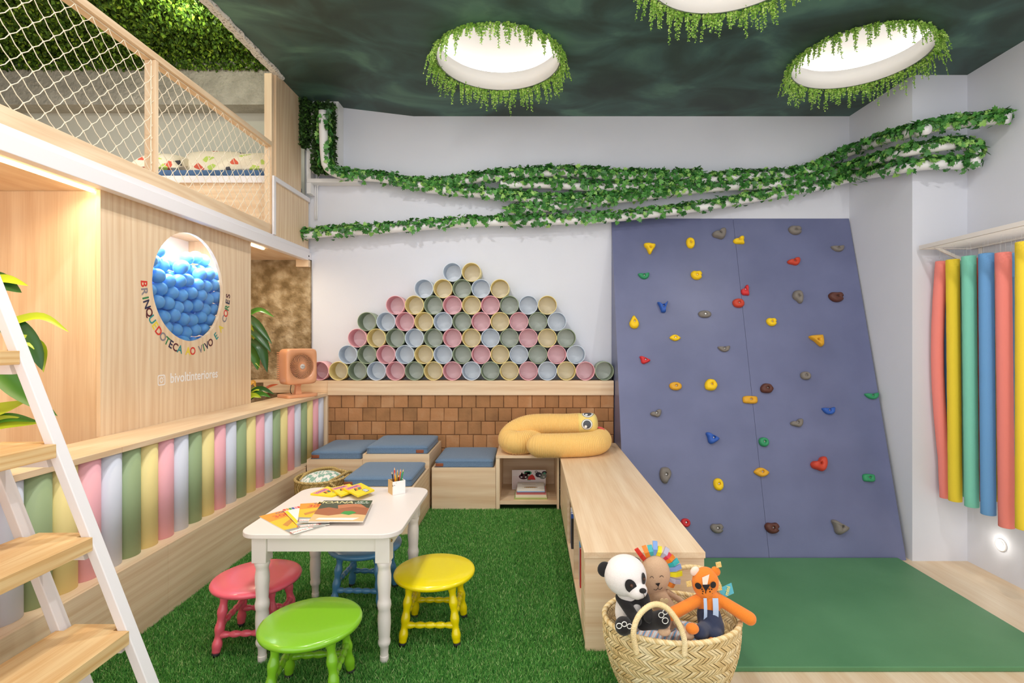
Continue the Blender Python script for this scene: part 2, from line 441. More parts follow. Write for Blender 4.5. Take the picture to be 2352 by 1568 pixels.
k.b.inputs['Transmission Weight'].default_value = 1; k.b.inputs['IOR'].default_value = 1.12; CLEAR = k.m
pane = MB(); pane.lathe([(0, 0), (.3615, 0), (.3615, .003), (0, .003)], 64, mtx=Matrix.Translation((AP-.0215, 3.518, CH+.353)) @ Matrix.Rotation(PI/2, 4, 'Y'), smooth=False)
pane.build('window_pane', CLEAR, root)
# ring of vinyl lettering
VC = [paint('vinyl_%d' % i, c, .5) for i, c in enumerate(('#d8392b', '#8b8388', '#35824f', '#2c2b4a', '#571c28', '#2c8f8c', '#efd53a'))]
letters = "BRINQUEDOTECA AO VIVO E A CORES"; cols = {}
seq = [0,1,2,3,4,5,6,0,1,2,3,4,5, None,6,0,None,1,2,3,4,None,5,None,6,None,1,0,2,3,4]
wd = {'I': .5, ' ': .75, 'M': 1.2, 'Q': 1.15, 'O': 1.1, 'E': .88, 'N': 1.1, 'D': 1.08, 'T': .9}
words = []; mb = MB(); W = [wd.get(ch, 1.0)+.22 for ch in letters]; tot = sum(W); acc = 0
for ch, w, ci in zip(letters, W, seq):
    a = PI+(acc+w/2)/tot*PI*1.0; acc += w
    if ch == ' ':
        words.append(mb); mb = MB(); continue
    cy, cz = 3.518+.432*math.cos(a), CH+.353+.432*math.sin(a)
    put_text(mb, ch, .072, (AP, cy, cz), (0, 1, 0), (0, 0, 1), VC[ci], bold=.0016, lift=.001, rot=a+PI/2)
words.append(mb)
for mb in words: mb.build('lettering', None, root)
HW = paint('vinyl_white', '#f8f4f2', .5)
mb = MB(); hz = CH-.247
put_text(mb, 'bivoltinteriores', .088, (AP, 3.565, hz), (0, 1, 0), (0, 0, 1), HW, bold=.0013, lift=.001, fit=.50)
o = mb.build('handle_lettering', None, root); tag(o, 'white vinyl account name'); mb = MB()
def ring2(mb, cy, cz, outer, inner, mat):
    n = len(outer); mb.add([(AP+.001, cy+p[0], cz+p[1]) for p in outer]+[(AP+.001, cy+p[0], cz+p[1]) for p in inner], [(i, (i+1) % n, n+(i+1) % n, n+i) for i in range(n)], mat)
def rrect(w, r, n=6):
    out = []
    for cx, cy, a0 in ((w-r, w-r, 0), (r-w, w-r, PI/2), (r-w, r-w, PI), (w-r, r-w, 3*PI/2)):
        for i in range(n+1): a = a0+PI/2*i/n; out.append((cx+r*math.cos(a), cy+r*math.sin(a)))
    return out
ring2(mb, 3.235, hz-.003, rrect(.033, .012), rrect(.026, .008), HW)
ring2(mb, 3.235, hz-.003, circ(0, 0, .017, 24), circ(0, 0, .011, 24), HW)
ring2(mb, 3.253, hz+.015, circ(0, 0, .004, 10), circ(0, 0, .0005, 10), HW)
o = mb.build('camera_icon', None, root); tag(o, 'white vinyl camera icon')

# balls
BALL = paint('blue_ball_plastic', '#3f8fe0', .22, coat=.3)
k = NT('blue_ball'); k.b.inputs['Base Color'].default_value = srgb('#6cb2f4'); k.b.inputs['Roughness'].default_value = .25
k.b.inputs['Subsurface Weight'].default_value = .2; k.b.inputs['Subsurface Radius'].default_value = (.02, .03, .05); k.b.inputs['Subsurface Scale'].default_value = .5
BALL = k.m
r = .046; mb = MB(); mb.ball((0, 0, r), r, 24, 14); ball0 = mb.build('play_ball', BALL, origin=(0, 0, 0))
tag(ball0, 'blue plastic ball heaped behind the round window', 'ball', 'blue balls behind the round window')
used = False
for layer in range(2):
    xc = AP-.028-r-layer*.078
    nz = 9
    for j in range(nz):
        zz = 1.301+j*.083+layer*.004+(.024 if layer else 0)
        if layer == 0 and j == nz-1: continue
        for i in range(10):
            yy = 3.10+i*.0985+(j % 2)*.049+layer*.03+random.uniform(-.0025, .0025)+.012*math.sin(j*2.3)
            if yy > 4.18 or (j < 2 and layer): continue
            dd = math.hypot(yy-3.518, zz+r-(CH+.353))
            if dd > .50: continue
            if j >= nz-2 and random.random() < .2: continue
            o = ball0 if not used else ball0.copy()
            if used: COL.objects.link(o)
            used = True; o.location = (xc+random.uniform(-.016, .0), yy, zz+.014*math.sin(i*1.9+j*.8)*min(1, j/2)+random.uniform(0, .002))
# ledge, skirting, end trim on left
LZ = CH-.516
root = thing('window_ledge', (-2.13, 3, LZ-.03), 'long oak laminate ledge running along the left side above the pastel tubes', 'ledge')
mb = MB(); mb.box(AP, -1.97, .8, 2.52, LZ-.028, LZ); mb.build('ledge_board', WY, root, bevel=.0015)
mb = MB(); mb.box(AP, -1.97, 2.522, ZT-.002, LZ-.028, LZ); mb.build('ledge_board', WY, root, bevel=.0015)
mb = MB(); mb.box(-2.0, -1.965, 5.045, ZT-.001, .34, LZ-.0285); mb.build('end_trim', WZ, root)
root = thing('skirting_panel', (-1.93, 2.7, 0), 'oak laminate kick panel along the left edge of the artificial grass', 'panel')
SKT = CH-1.0825
for a, b in ((.8, 2.762), (2.764, 4.455)):
    mb = MB(); mb.box(-1.934, -1.916, a, b, 0, SKT); mb.build('front_board', WY, root, bevel=.001)
mb = MB(); mb.box(-2.104, -1.9345, .8, 5.04, SKT-.02, SKT); mb.build('top_board', WY, root)

# pastel tubes against the left wall
PC = {'B': ('pale blue', '#dbe1f0'), 'P': ('pink', '#f9b8c4'), 'Y': ('pale yellow', '#f6e39c'), 'G': ('sage green', '#9db287')}
PM = {k_: paint('pastel_'+v[0].replace(' ', '_'), v[1], .55, .03, 150) for k_, v in PC.items()}
ORD = ['rightmost', 'second', 'third', 'fourth', 'fifth', 'sixth', 'seventh', 'eighth', 'ninth', 'tenth', 'eleventh', 'twelfth', 'thirteenth', 'fourteenth', 'fifteenth', 'sixteenth', 'seventeenth', 'eighteenth', 'nineteenth', 'twentieth', 'twenty-first', 'twenty-second', 'twenty-third', 'twenty-fourth', 'twenty-fifth', 'twenty-sixth', 'twenty-seventh']
tube_me = {}
pitch = .1237
for i in range(27):
    c = 'BPYG'[i % 4]; yc = 5.04-pitch*(i+.5)
    if c not in tube_me:
        mb = MB(); mb.lathe([(.0612, 0), (.0612, LZ-.030-SKT-.001)], 40, cap=True, mtx=Matrix.Diagonal((.72, 1, 1, 1))); o = mb.build('wall_tube', PM[c], origin=(0, 0, 0)); tube_me[c] = o
        for p in o.data.polygons:
            if len(p.vertices) > 4: p.use_smooth = False
    else: o = tube_me[c].copy(); COL.objects.link(o)
    o.location = (-2.0235, yc, SKT+.0005)
    tag(o, '%s upright tube under the left ledge, %s' % (PC[c][0], 'nearest the tiled wall' if i == 0 else ORD[i]+' counted from the tiled wall'), 'tube', 'pastel upright tubes under the left ledge')

# loft beam, railing, net
root = thing('loft_beam', (-2.23, 3, UD-.009), 'long white beam along the front edge of the loft', 'beam')
mb = MB(); mb.box(-2.261, -2.205, .5, ZU-.001, CH+.789, CH+.868); mb.build('beam', WHITEBEAM, root, bevel=.003)
mb = MB(); mb.box(-2.261, -2.222, .5, ZU-.001, CH+.8685, CH+.908); mb.build('upper_lip', WHITEBEAM, root, bevel=.002)
mb = MB(); mb.lathe([(.008, 0), (.008, .004)], 12, mtx=Matrix.Translation((-2.205, 5.19, CH+.83)) @ Matrix.Rotation(PI/2, 4, 'Y')); mb.build('screw', paint('dark_screw', '#2a2422', .5), root)
root = thing('loft_railing', (-2.27, 3, CH+.912), 'pale wood railing with a knotted white rope net in front of the loft', 'railing')
RZ0 = CH+.912
mb = MB(); mb.box(-2.315, -2.242, .5, 4.60, RZ0, CH+.997); mb.build('bottom_rail', WY, root, bevel=.002)
mb = MB(); mb.box(-2.318, -2.24, .5, 4.524, CH+1.674, CH+1.714); mb.build('handrail', WY, root, bevel=.002)
for (y0, y1, top) in ((3.12, 3.15, CH+1.673), (4.525, 4.57, CEIL+.06), (1.2, 1.23, CH+1.673)):
    mb = MB(); mb.box(-2.308, -2.243, y0, y1, CH+.9975, top); mb.build('post', WZ, root, bevel=.002)
NETM = paint('net_cord', '#f3e6cf', .8)
def net(y0, y1, z0, z1, ny, nz):
    mb = MB(); dy = (y1-y0)/ny; dz = (z1-z0)/nz; X = -2.262
    sg = lambda y, z: X-.012*math.sin(PI*(y-y0)/(y1-y0))*math.sin(PI*(z-z0)/(z1-z0))
    for j in range(2*nz+1):
        for i in range(2*ny+1):
            if (i+j) % 2: continue
            y = y0+i*dy/2; z = z0+j*dz/2; jit = lambda: random.uniform(-.004, .004)
            p = Vector((sg(y, z), y, z))
            if 0 < i < 2*ny and 0 < j < 2*nz: mb.ball(p, .0048, 6, 4)
            for di in (-1, 1):
                if j < 2*nz and 0 <= i+di <= 2*ny:
                    q = Vector((sg(y+di*dy/2, z+dz/2), y+di*dy/2, z+dz/2))
                    m = (p+q)/2+Vector((0, di*.004, -.004)); mb.tube([p, m, q], .0021, 5, cap=False)
    for a, b in (((y0, z0), (y0, z1)), ((y1, z0), (y1, z1)), ((y0, z0), (y1, z0)), ((y0, z1), (y1, z1))):
        pts = [Vector((X, a[0]+(b[0]-a[0])*t/30+random.uniform(-.002, .002), a[1]+(b[1]-a[1])*t/30)) for t in range(31)]
        mb.tube(pts, .003, 5)
    for j in range(9):
        z = z0+(z1-z0)*(j+.5)/9
        for y in (y0, y1): mb.tube([(X, y, z), (X+.012, y+random.uniform(-.01, .01), z+.02)], .0015, 4)
    mb.build('rope_net', NETM, root)
net(3.156, 4.518, CH+1.0, CH+1.668, 14, 6); net(1.24, 3.112, CH+1.0, CH+1.668, 18, 6)
# panel at the far end of loft with white trim
root = thing('loft_end_panel', (-2.23, 4.9, UD+.115), 'oak laminate panel closing the far end of the loft, with white trim', 'panel')
mb = MB(); mb.box(-2.25, -2.228, 4.572, 5.07, CH+.909, CEIL+.083); mb.box(-2.25, -2.228, 5.071, ZU-.022, CH+.909, CH+1.40)
mb.build('panel_board', WZ, root)
mb = MB(); mb.box(-2.2275, -2.21, 4.50, 4.535, CH+.909, CH+1.415); mb.box(-2.2275, -2.21, 4.5355, ZU-.022, CH+1.375, CH+1.415); mb.build('trim_strip', WHITEBEAM, root)
# ledger block below beam
tag(MB().box(-2.33, -2.205, ZU-.075, ZU-.031, CH+.725, CH+.7975).build('beam_bracket', WX), 'small wooden bearing block under the white beam at the wall', 'bracket')
# LED strips
root = thing('led_strip', (-2.33, 1.9, UD-.012), 'warm LED strip under the loft above the left plants', 'light strip')
MB().box(-2.345, -2.330, .9, 2.79, UD-.011, UD-.0005).build('led_strip_body', emit('led_warm', '#ffe2b0', 14), root)
root = thing('led_strip', (-2.33, 4.4, UD-.012), 'short bright LED strip under the loft beside the brown wall', 'light strip')
MB().box(-2.345, -2.325, 4.30, 4.56, UD-.011, UD-.0005).build('led_strip_body', emit('led_warm2', '#ffeed0', 14), root)

# bed in the loft
root = thing('loft_bed', (-2.9, 4.9, UD+.11), 'built-in wooden loft bed with a white front edge', 'bed')
BT = CH+1.451
mb = MB(); mb.box(-3.7, -2.262, 4.64, 5.22, UD+.1105, BT-.0005-.062); mb.build('bed_base', WX, root)
mb = MB(); mb.box(-3.7, -2.262, 4.62, 5.22, BT-.062, BT); mb.build('bed_front', WHITEBEAM, root, bevel=.002)
def rbox(mb, x0, x1, y0, y1, z0, z1, r, mat=None, bulge=0, n=5, nx=8):
    """soft rounded box (superellipsoid-ish grid)"""
    cx, cy, cz = (x0+x1)/2, (y0+y1)/2, (z0+z1)/2; hx, hy, hz = (x1-x0)/2, (y1-y0)/2, (z1-z0)/2
    bm = bmesh.new(); bmesh.ops.create_cube(bm, size=2)
    bmesh.ops.subdivide_edges(bm, edges=bm.edges[:], cuts=nx, use_grid_fill=True)
    vs = []
    for v in bm.verts:
        p = v.co; q = []
        # cube -> rounded box : clamp inner core then push radially
        core = Vector((max(-(hx-r), min(hx-r, p.x*hx)), max(-(hy-r), min(hy-r, p.y*hy)), max(-(hz-r), min(hz-r, p.z*hz))))
        d = Vector((p.x*hx, p.y*hy, p.z*hz))-core
        if d.length > 1e-9: d = d.normalized()*r
        w = core+d
        if bulge: w.z += math.copysign(bulge, w.z)*max(0, (1-(p.x)**4))*max(0, (1-(p.y)**4))*abs(p.z)
        vs.append(Vector((cx, cy, cz))+w)
    bm.verts.index_update(); fs = [tuple(v.index for v in f.verts) for f in bm.faces]; bm.free()
    mb.add(vs, fs, mat, True); return mb
def fabric(name, c, c2=None, scale=350):
    if name in _M: return _M[name]
    k = NT(name); n = k.n('ShaderNodeTexNoise'); n.inputs['Scale'].default_value = scale; n.inputs['Detail'].default_value = 2; k.l.new(k.coord(), n.inputs['Vector'])
    k.l.new(k.ramp(n.outputs[0], [(.3, c2 or c), (.7, c)]), k.b.inputs['Base Color']); k.b.inputs['Roughness'].default_value = .92
    k.b.inputs['Sheen Weight'].default_value = .2; k.bump(n.outputs[0], .35, .002); _M[name] = k.m; return k.m
BLUEF = fabric('blue_canvas', '#738daa', '#54708f')
tag(rbox(MB(), -3.66, -2.27, 4.63, 5.2, BT+.0005, BT+.060, .02).build('mattress', fabric('mattress_blue', '#4f719b', '#3d5c86')), 'thin blue mattress on the loft bed', 'mattress')
k = NT('pillow_print'); vo = k.n('ShaderNodeTexVoronoi'); vo.inputs['Scale'].default_value = 14; k.l.new(k.coord(), vo.inputs['Vector'])
sep = k.n('ShaderNodeSeparateColor'); k.l.new(vo.outputs['Color'], sep.inputs[0])
k.l.new(k.ramp(sep.outputs[0], [(0, '#efe3cd'), (.60, '#efe3cd'), (.61, '#c0d56a'), (.75, '#efe3cd'), (.90, '#d8604a'), (.94, '#f0e4ce'), (.975, '#4b4a54')], 'CONSTANT'), k.b.inputs['Base Color']); k.b.inputs['Roughness'].default_value = .9
PILP = k.m
def pillow(mb, w, h, t, mtx, mat=None, n=14):
    vs = []; fs = []
    for s_ in (1, -1):
        for j in range(n+1):
            for i in range(n+1):
                u, v = 2*i/n-1, 2*j/n-1
                z = s_*t/2*(max(0, 1-abs(u)**2.6)*max(0, 1-abs(v)**2.6))**.55
                k_ = 1-.07*(1-abs(u))*abs(v)**3; k2 = 1-.07*(1-abs(v))*abs(u)**3
                vs.append(mtx @ Vector((u*w/2*k2, v*h/2*k_, z)))
    N = (n+1)**2
    for s_ in range(2):
        for j in range(n):
            for i in range(n):
                a = s_*N+j*(n+1)+i; q = (a, a+1, a+n+2, a+n+1); fs.append(q if s_ == 0 else q[::-1])
    mb.add(vs, fs, mat, True); return mb
for (x, y, z, w, rx, rz, lab) in ((-3.02, 5.02, BT+.215, .66, .95, .06, 'printed cream pillow leaning at the back of the loft mattress, middle'),
                              (-2.58, 4.84, BT+.165, .56, .5, -.12, 'printed cream pillow lying at the right end of the loft mattress'),
                              (-3.40, 4.84, BT+.165, .42, .4, .1, 'printed cream pillow at the left end of the loft mattress')):
    mt = Matrix.Translation((x, y, z)) @ Euler((rx, 0, rz)).to_matrix().to_4x4()
    tag(pillow(MB(), w, .38, .20, mt).build('pillow', PILP), lab, 'pillow', 'printed pillows in the loft')

# moss ceiling and corner moss panels
def leaf_tuft(n, half=.5): pass
SPR_V = [(0, 0, 0), (-.35, .35, .05), (0, 1, .0), (.35, .35, .05)]; SPR_F = [(0, 1, 2, 3)]
MOSS = island('moss_leaf', [(0, '#26400f'), (.5, '#4c7418'), (.85, '#739a26'), (1, '#9cbd3a')], .7)
MOSSD = island('moss_leaf_dark', [(0, '#1d3415'), (.5, '#2f5220'), (1, '#54832f')], .7)
N = 52000
pos = np.stack([rng.uniform(-5.2, -2.30, N), rng.uniform(2.4, 5.12, N), CH+2.82-rng.beta(1.2, 1.6, N)*.13], 1)
nr = unit(N); up = unit(N)*.7; up[:, 2] -= .9
o = cloud('moss_covering', SPR_V, SPR_F, pos, nr, up, rng.uniform(.022, .045, N), MOSS); tag(o, 'thick covering of green artificial moss on the loft ceiling', 'moss', kind='stuff')
N = 7000
pos = np.stack([rng.uniform(-5.2, -2.30, N), 5.045-rng.beta(1.2, 2, N)*.07, CH+2.60+rng.uniform(0, .22, N)], 1)
o = cloud('moss_covering', SPR_V, SPR_F, pos, unit(N), unit(N)*.7+np.array([0, -.2, -.9]), rng.uniform(.02, .04, N), MOSS); tag(o, 'fringe of green artificial moss hanging on the plaster band', 'moss', kind='stuff')

# vertical white duct in the corner with moss panels
root = thing('corner_duct', (-2.0, 5.16, CH+1.60), 'white vertical trunking in the left corner under the ceiling', 'duct')
MB().box(-2.14, -1.885, 5.12, ZU-.001, CH+1.64, CEIL+.085).build('duct', WHITE, root)
tag(MB().box(-2.20, -1.70, 5.13, ZU-.001, CH+1.545, CH+1.585).build('small_shelf', WHITE, bevel=.004), 'narrow white ledge below the corner trunking', 'shelf')
tag(MB().box(-2.205, -2.165, 5.14, ZU-.021, CH+1.44, CH+1.86).build('conduit_box', WHITE), 'white boxed conduit beside the loft end panel', 'conduit')
def moss_panel(x0, x1, y, z0, z1, n, lab, mat=MOSSD):
    pos = np.stack([rng.uniform(x0, x1, n), y-rng.beta(1.2, 1.8, n)*.11, rng.uniform(z0, z1, n)], 1)
    o = cloud('moss_panel', SPR_V, SPR_F, pos, unit(n), unit(n)*.8+np.array([0, -.5, -.6]), rng.uniform(.022, .045, n), mat)
    tag(o, lab, 'moss panel', 'moss panels in the left corner')
moss_panel(-2.29, -2.15, 5.12, CH+1.88, CEIL+.08, 3200, 'dark green moss panel against the oak end panel, left of the two')
moss_panel(-2.11, -1.90, 5.115, CH+1.62, CEIL+.05, 3800, 'dark green moss panel on the corner trunking, right of the two')
mb = MB(); 
for dx in (0, .018): mb.tube(spline([(-2.12+dx, 5.22, CH+1.75), (-2.15+dx, 5.22, CH+1.5), (-2.16+dx, 5.235, CH+1.2)], 6), .005, 6)
tag(mb.build('cable', WHITE), 'thin white cables running down the wall beside the loft', 'cable')

# ------------------------------------------------------------------ lower wall: tiles, shelf, cups
TILE = island('terracotta_tile', [(.05, '#7d5a3a'), (.35, '#a3754b'), (.65, '#b88356'), (.95, '#c9a078')], .8, noise=7, bump=.35, bscale=40)
mb = MB(); th = .1305; z1 = CH-127*ZT/F
for row in range(7):
    zt = z1-row*th+.002; x = -2.02-random.uniform(0, .1)
    while x < .80:
        w = random.uniform(.127, .139); a = max(x, -1.99); b = min(x+w-.0045, .806)
        if b-a > .02:
            jy = random.uniform(0, .005); g = .0015; c = .006; zb = zt-th+.0045+random.uniform(-.001, .001)
            y0 = ZT+jy
            vs = [(a, ZT+.0115, zb), (b, ZT+.0115, zb), (b, ZT+.0115, zt), (a, ZT+.0115, zt), (a, y0+.004, zb), (b, y0+.004, zb), (b, y0+.004, zt), (a, y0+.004, zt),
                  (a+c, y0, zb+c), (b-c, y0, zb+c), (b-c, y0, zt-c), (a+c, y0, zt-c)]
            vs = [(p[0]+random.uniform(-.0015, .0015) if 0 < i else p[0], p[1], p[2]+random.uniform(-.0012, .0012)) for i, p in enumerate(vs)]
            mb.add(vs, [(0,1,5,4),(1,2,6,5),(2,3,7,6),(3,0,4,7),(4,5,9,8),(5,6,10,9),(6,7,11,10),(7,4,8,11),(8,9,10,11)])
        x += w
o = mb.build('wall_tiles', TILE); o['kind'] = 'structure'
root = thing('cup_shelf', (-.8, 5.1, z1), 'long oak laminate shelf and apron below the stacked round cups', 'shelf')
mb = MB(); mb.box(-1.9695, .805, ZT-.014, ZT+.011, z1, SHZ-.0005); mb.box(-2.6, -1.97, ZT-.0, ZT+.011, LZ+.0005, SHZ-.0005); mb.build('apron', WX, root, bevel=.001)
mb = MB(); mb.box(-2.75, .805, ZT+.0115, ZU-.031, SHZ-.020, SHZ); mb.build('shelf_board', WX, root)

# pastel cups
rows = [("BY", 1113, 183), ("BYGBY", 933, 290), ("PYGPYPGBY", 744, 395), ("GBPYBGPYPGB", 563, 500), ("PYGBGPYBGPYG", 503, 606), ("BGPBYBGPYBGPB", 442, 712), ("PYGBPGYPBGYPBYPG", 261, 818)]
RN = ['top row', 'second row from the top', 'third row from the top', 'middle row', 'third row from the bottom', 'second row from the bottom', 'bottom row']
CR = .0922; cpitch = .18513; cup_me = {}
XB = (640+383/2.8-VX)*(ZT+.005)/F
ORDL = ['first']+ORD[1:]
for ri, (s_, x0, yy) in enumerate(rows):
    k_ = 6-ri
    zc = SHZ+.0005+CR+k_*cpitch*.8665
    xs0 = (640+x0/2.8-VX)*(ZT+.005)/F
    # snap to the hex lattice of the bottom row
    n0 = round((xs0-XB)/(cpitch/2)); 
    if (n0-k_) % 2: n0 += 1 if (xs0-XB)/(cpitch/2) > n0 else -1
    xs0 = XB+n0*cpitch/2
    for ci, c in enumerate(s_):
        if c not in cup_me:
            mb = MB(); mt = Matrix.Rotation(-PI/2, 4, 'X')
            mb.lathe([(CR-.005, .001), (CR-.003, 0), (CR-.001, 0), (CR, .002), (CR, .166), (CR-.005, .166), (CR-.005, .001)], 40, mtx=mt, cap=False)
            o = mb.build('round_cup', paint('cup_'+PC[c][0].replace(' ', '_'), {'B': '#dbe7f5', 'P': '#fcc4cd', 'Y': '#fae8a4', 'G': '#a6b698'}[c], .45, .02, 150), origin=(0, 0, 0)); cup_me[c] = o
            mb = MB(); mb.lathe([(CR-.0052, .158), (0, .158)], 40, mtx=mt, cap=False); bt_ = mb.build('cup_bottom', paint('cup_bottom_'+c, {'B': '#f2f5f8', 'P': '#f7e0e4', 'Y': '#f6efdc', 'G': '#e2e6e0'}[c], .7, .3, 120), origin=(0, 0, 0)); bt_.parent = o; bt_['label'] = 'pale disc tinted as if by colour bounced inside the tube'  # disc tint stands in for tube colour reflected onto the wall behind
        else: o = copy_tree(cup_me[c])
        o.location = (xs0+ci*cpitch, ZT+.004, zc)
        pos_ = 'leftmost' if ci == 0 else 'rightmost' if ci == len(s_)-1 else ORDL[ci]+' from the left'
        tag(o, '%s round cup in the %s, %s' % ({'B': 'light blue', 'P': 'pink', 'Y': 'yellow', 'G': 'sage green'}[c], RN[ri], pos_), 'cup', 'pastel round cups stacked on the shelf')
        if c == 'B' and ri == 0 and ci == 0: pass

# ------------------------------------------------------------------ climbing wall and holds
TZ, TY = CH+1.2186, ZU-.004; BZ, BY = FL+.001, 4.452
lean = (TY-BY)/(TZ-BZ)
CLB = noisy('climbing_board_paint', [(.3, '#646a8e'), (.7, '#6f759a')], 2.5, 5, .38, .04, 90)
root = thing('climbing_wall', (2.0, 4.6, FL), 'slate blue leaning climbing board in the right corner', 'climbing wall')
for (x0, x1) in ((.812, 2.034), (2.0365, 3.2)):
    mb = MB(); mb.prism([(TY, TZ), (BY, BZ), (BY+.02, BZ), (TY+.003, TZ-.02)], 0, x0, x1); mb.build('board', CLB, root)
mb = MB(); mb.prism([(TY-.002, TZ-.05), (BY+.021, BZ+.001), (ZU-.002, BZ+.001), (ZU-.002, TZ-.06)], 0, .8135, .830); mb.build('side_board', CLB, root)
nB = Vector((0, -(TZ-BZ), (TY-BY))); nB = Vector((0, -1, lean)).normalized()   # outward normal
uB = Vector((1, 0, 0)); vB = Vector((0, lean, 1)).normalized()
nB = uB.cross(vB) if uB.cross(vB).y < 0 else -uB.cross(vB)
def on_board(px, py):
    # depth of ray on the board plane: Y = BY + lean*(z-BZ), z = CH-(py-VY)*Y/F
    k_ = (py-VY)/F; Y = (BY+lean*(CH-BZ))/(1+lean*k_); return Vector(((px-VX)*Y/F, Y, CH-k_*Y))
HC = {'yellow': '#f5cb0c', 'amber': '#dfa526', 'grey': '#7d7670', 'brown': '#5a3026', 'red': '#d32d33', 'orange red': '#c8412a', 'green': '#2f9262', 'blue': '#2b5bb5'}
HM = {k_: paint('hold_'+k_.replace(' ', '_'), v, .55, .5, 160) for k_, v in HC.items()}
STEEL = paint('steel', '#c9c6c0', .3, metal=1); DARK = paint('dark_hole', '#1d1a1a', .7)
SH = {
 'oval': [(1, 0), (.9, .5), (.5, .9), (-.2, 1), (-.8, .7), (-1, .1), (-.8, -.6), (-.3, -.95), (.4, -.95), (.88, -.55)],
 'drop': [(.0, 1), (.4, .6), (.85, .0), (.95, -.5), (.5, -.95), (-.2, -1), (-.8, -.75), (-1, -.2), (-.7, .3), (-.35, .8)],
 'tri': [(-1, .9), (-.3, 1), (.4, .85), (1, .8), (.95, .3), (.45, -.4), (.1, -1), (-.25, -.9), (-.6, 0), (-.95, .4)],
 'tri2': [(-1, .85), (-.6, 1), (.0, .6), (.7, .2), (1, -.05), (.8, -.4), (.2, -.8), (-.3, -1), (-.7, -.7), (-.8, .1)],
 'tri3': [(-1, .8), (-.2, .95), (.6, 1), (.95, .95), (1, .2), (.9, -.7), (.55, -1), (.2, -.75), (-.3, -.1), (-.9, .4)],
 'bean': [(1, .3), (.7, .95), (.0, .9), (-.6, .95), (-1, .4), (-.85, -.4), (-.3, -.95), (.4, -.95), (.9, -.5), (.75, -.1)],
 'cres': [(1, .9), (.5, .75), (.1, .5), (-.4, .7), (-1, .6), (-.85, -.1), (-.4, -.8), (.2, -1), (.75, -.6), (1, .2)],
 'crel': [(-1, .0), (-.6, .4), (-.1, .35), (.3, .9), (.9, 1), (1, .3), (.75, -.6), (.3, -1), (-.3, -.8), (-.85, -.55)],
 'hex': [(1, 0), (.65, .75), (.3, .95), (-.35, 1), (-.85, .45), (-1, -.2), (-.8, -.8), (-.1, -1), (.5, -.9), (.8, -.55)],
 'eye': [(1, .0), (.6, .55), (.1, .95), (-.4, .9), (-.85, .4), (-1, -.05), (-.6, -.65), (-.05, -1), (.5, -.8), (.85, -.4)],
 'obl': [(1, .1), (.9, .8), (.3, .95), (-.4, 1), (-.9, .75), (-1, .0), (-.9, -.75), (-.3, -.95), (.5, -1), (.92, -.7)],
 'star': [(1, 1), (.45, .55), (0, .35), (-.5, .5), (-1, .8), (-.7, .1), (-.45, -.6), (-.3, -1), (.4, -1), (.5, -.3)],
 'kid': [(-.2, 1), (.6, .9), (1, .35), (.75, -.3), (.35, -.7), (.1, -1), (-.5, -.95), (-.95, -.4), (-1, .3), (-.7, .85)],
 'kidr': [(.1, 1), (-.6, .8), (-1, .2), (-.85, -.3), (-.3, -.65), (.1, -1), (.6, -1), (.9, -.5), (1, .2), (.8, .85)],
 'horn': [(.9, 1), (1, .4), (.85, -.2), (.9, -1), (.2, -1), (-.6, -.95), (-1, -.5), (-.9, .1), (-.2, .25), (.4, .95)],
}
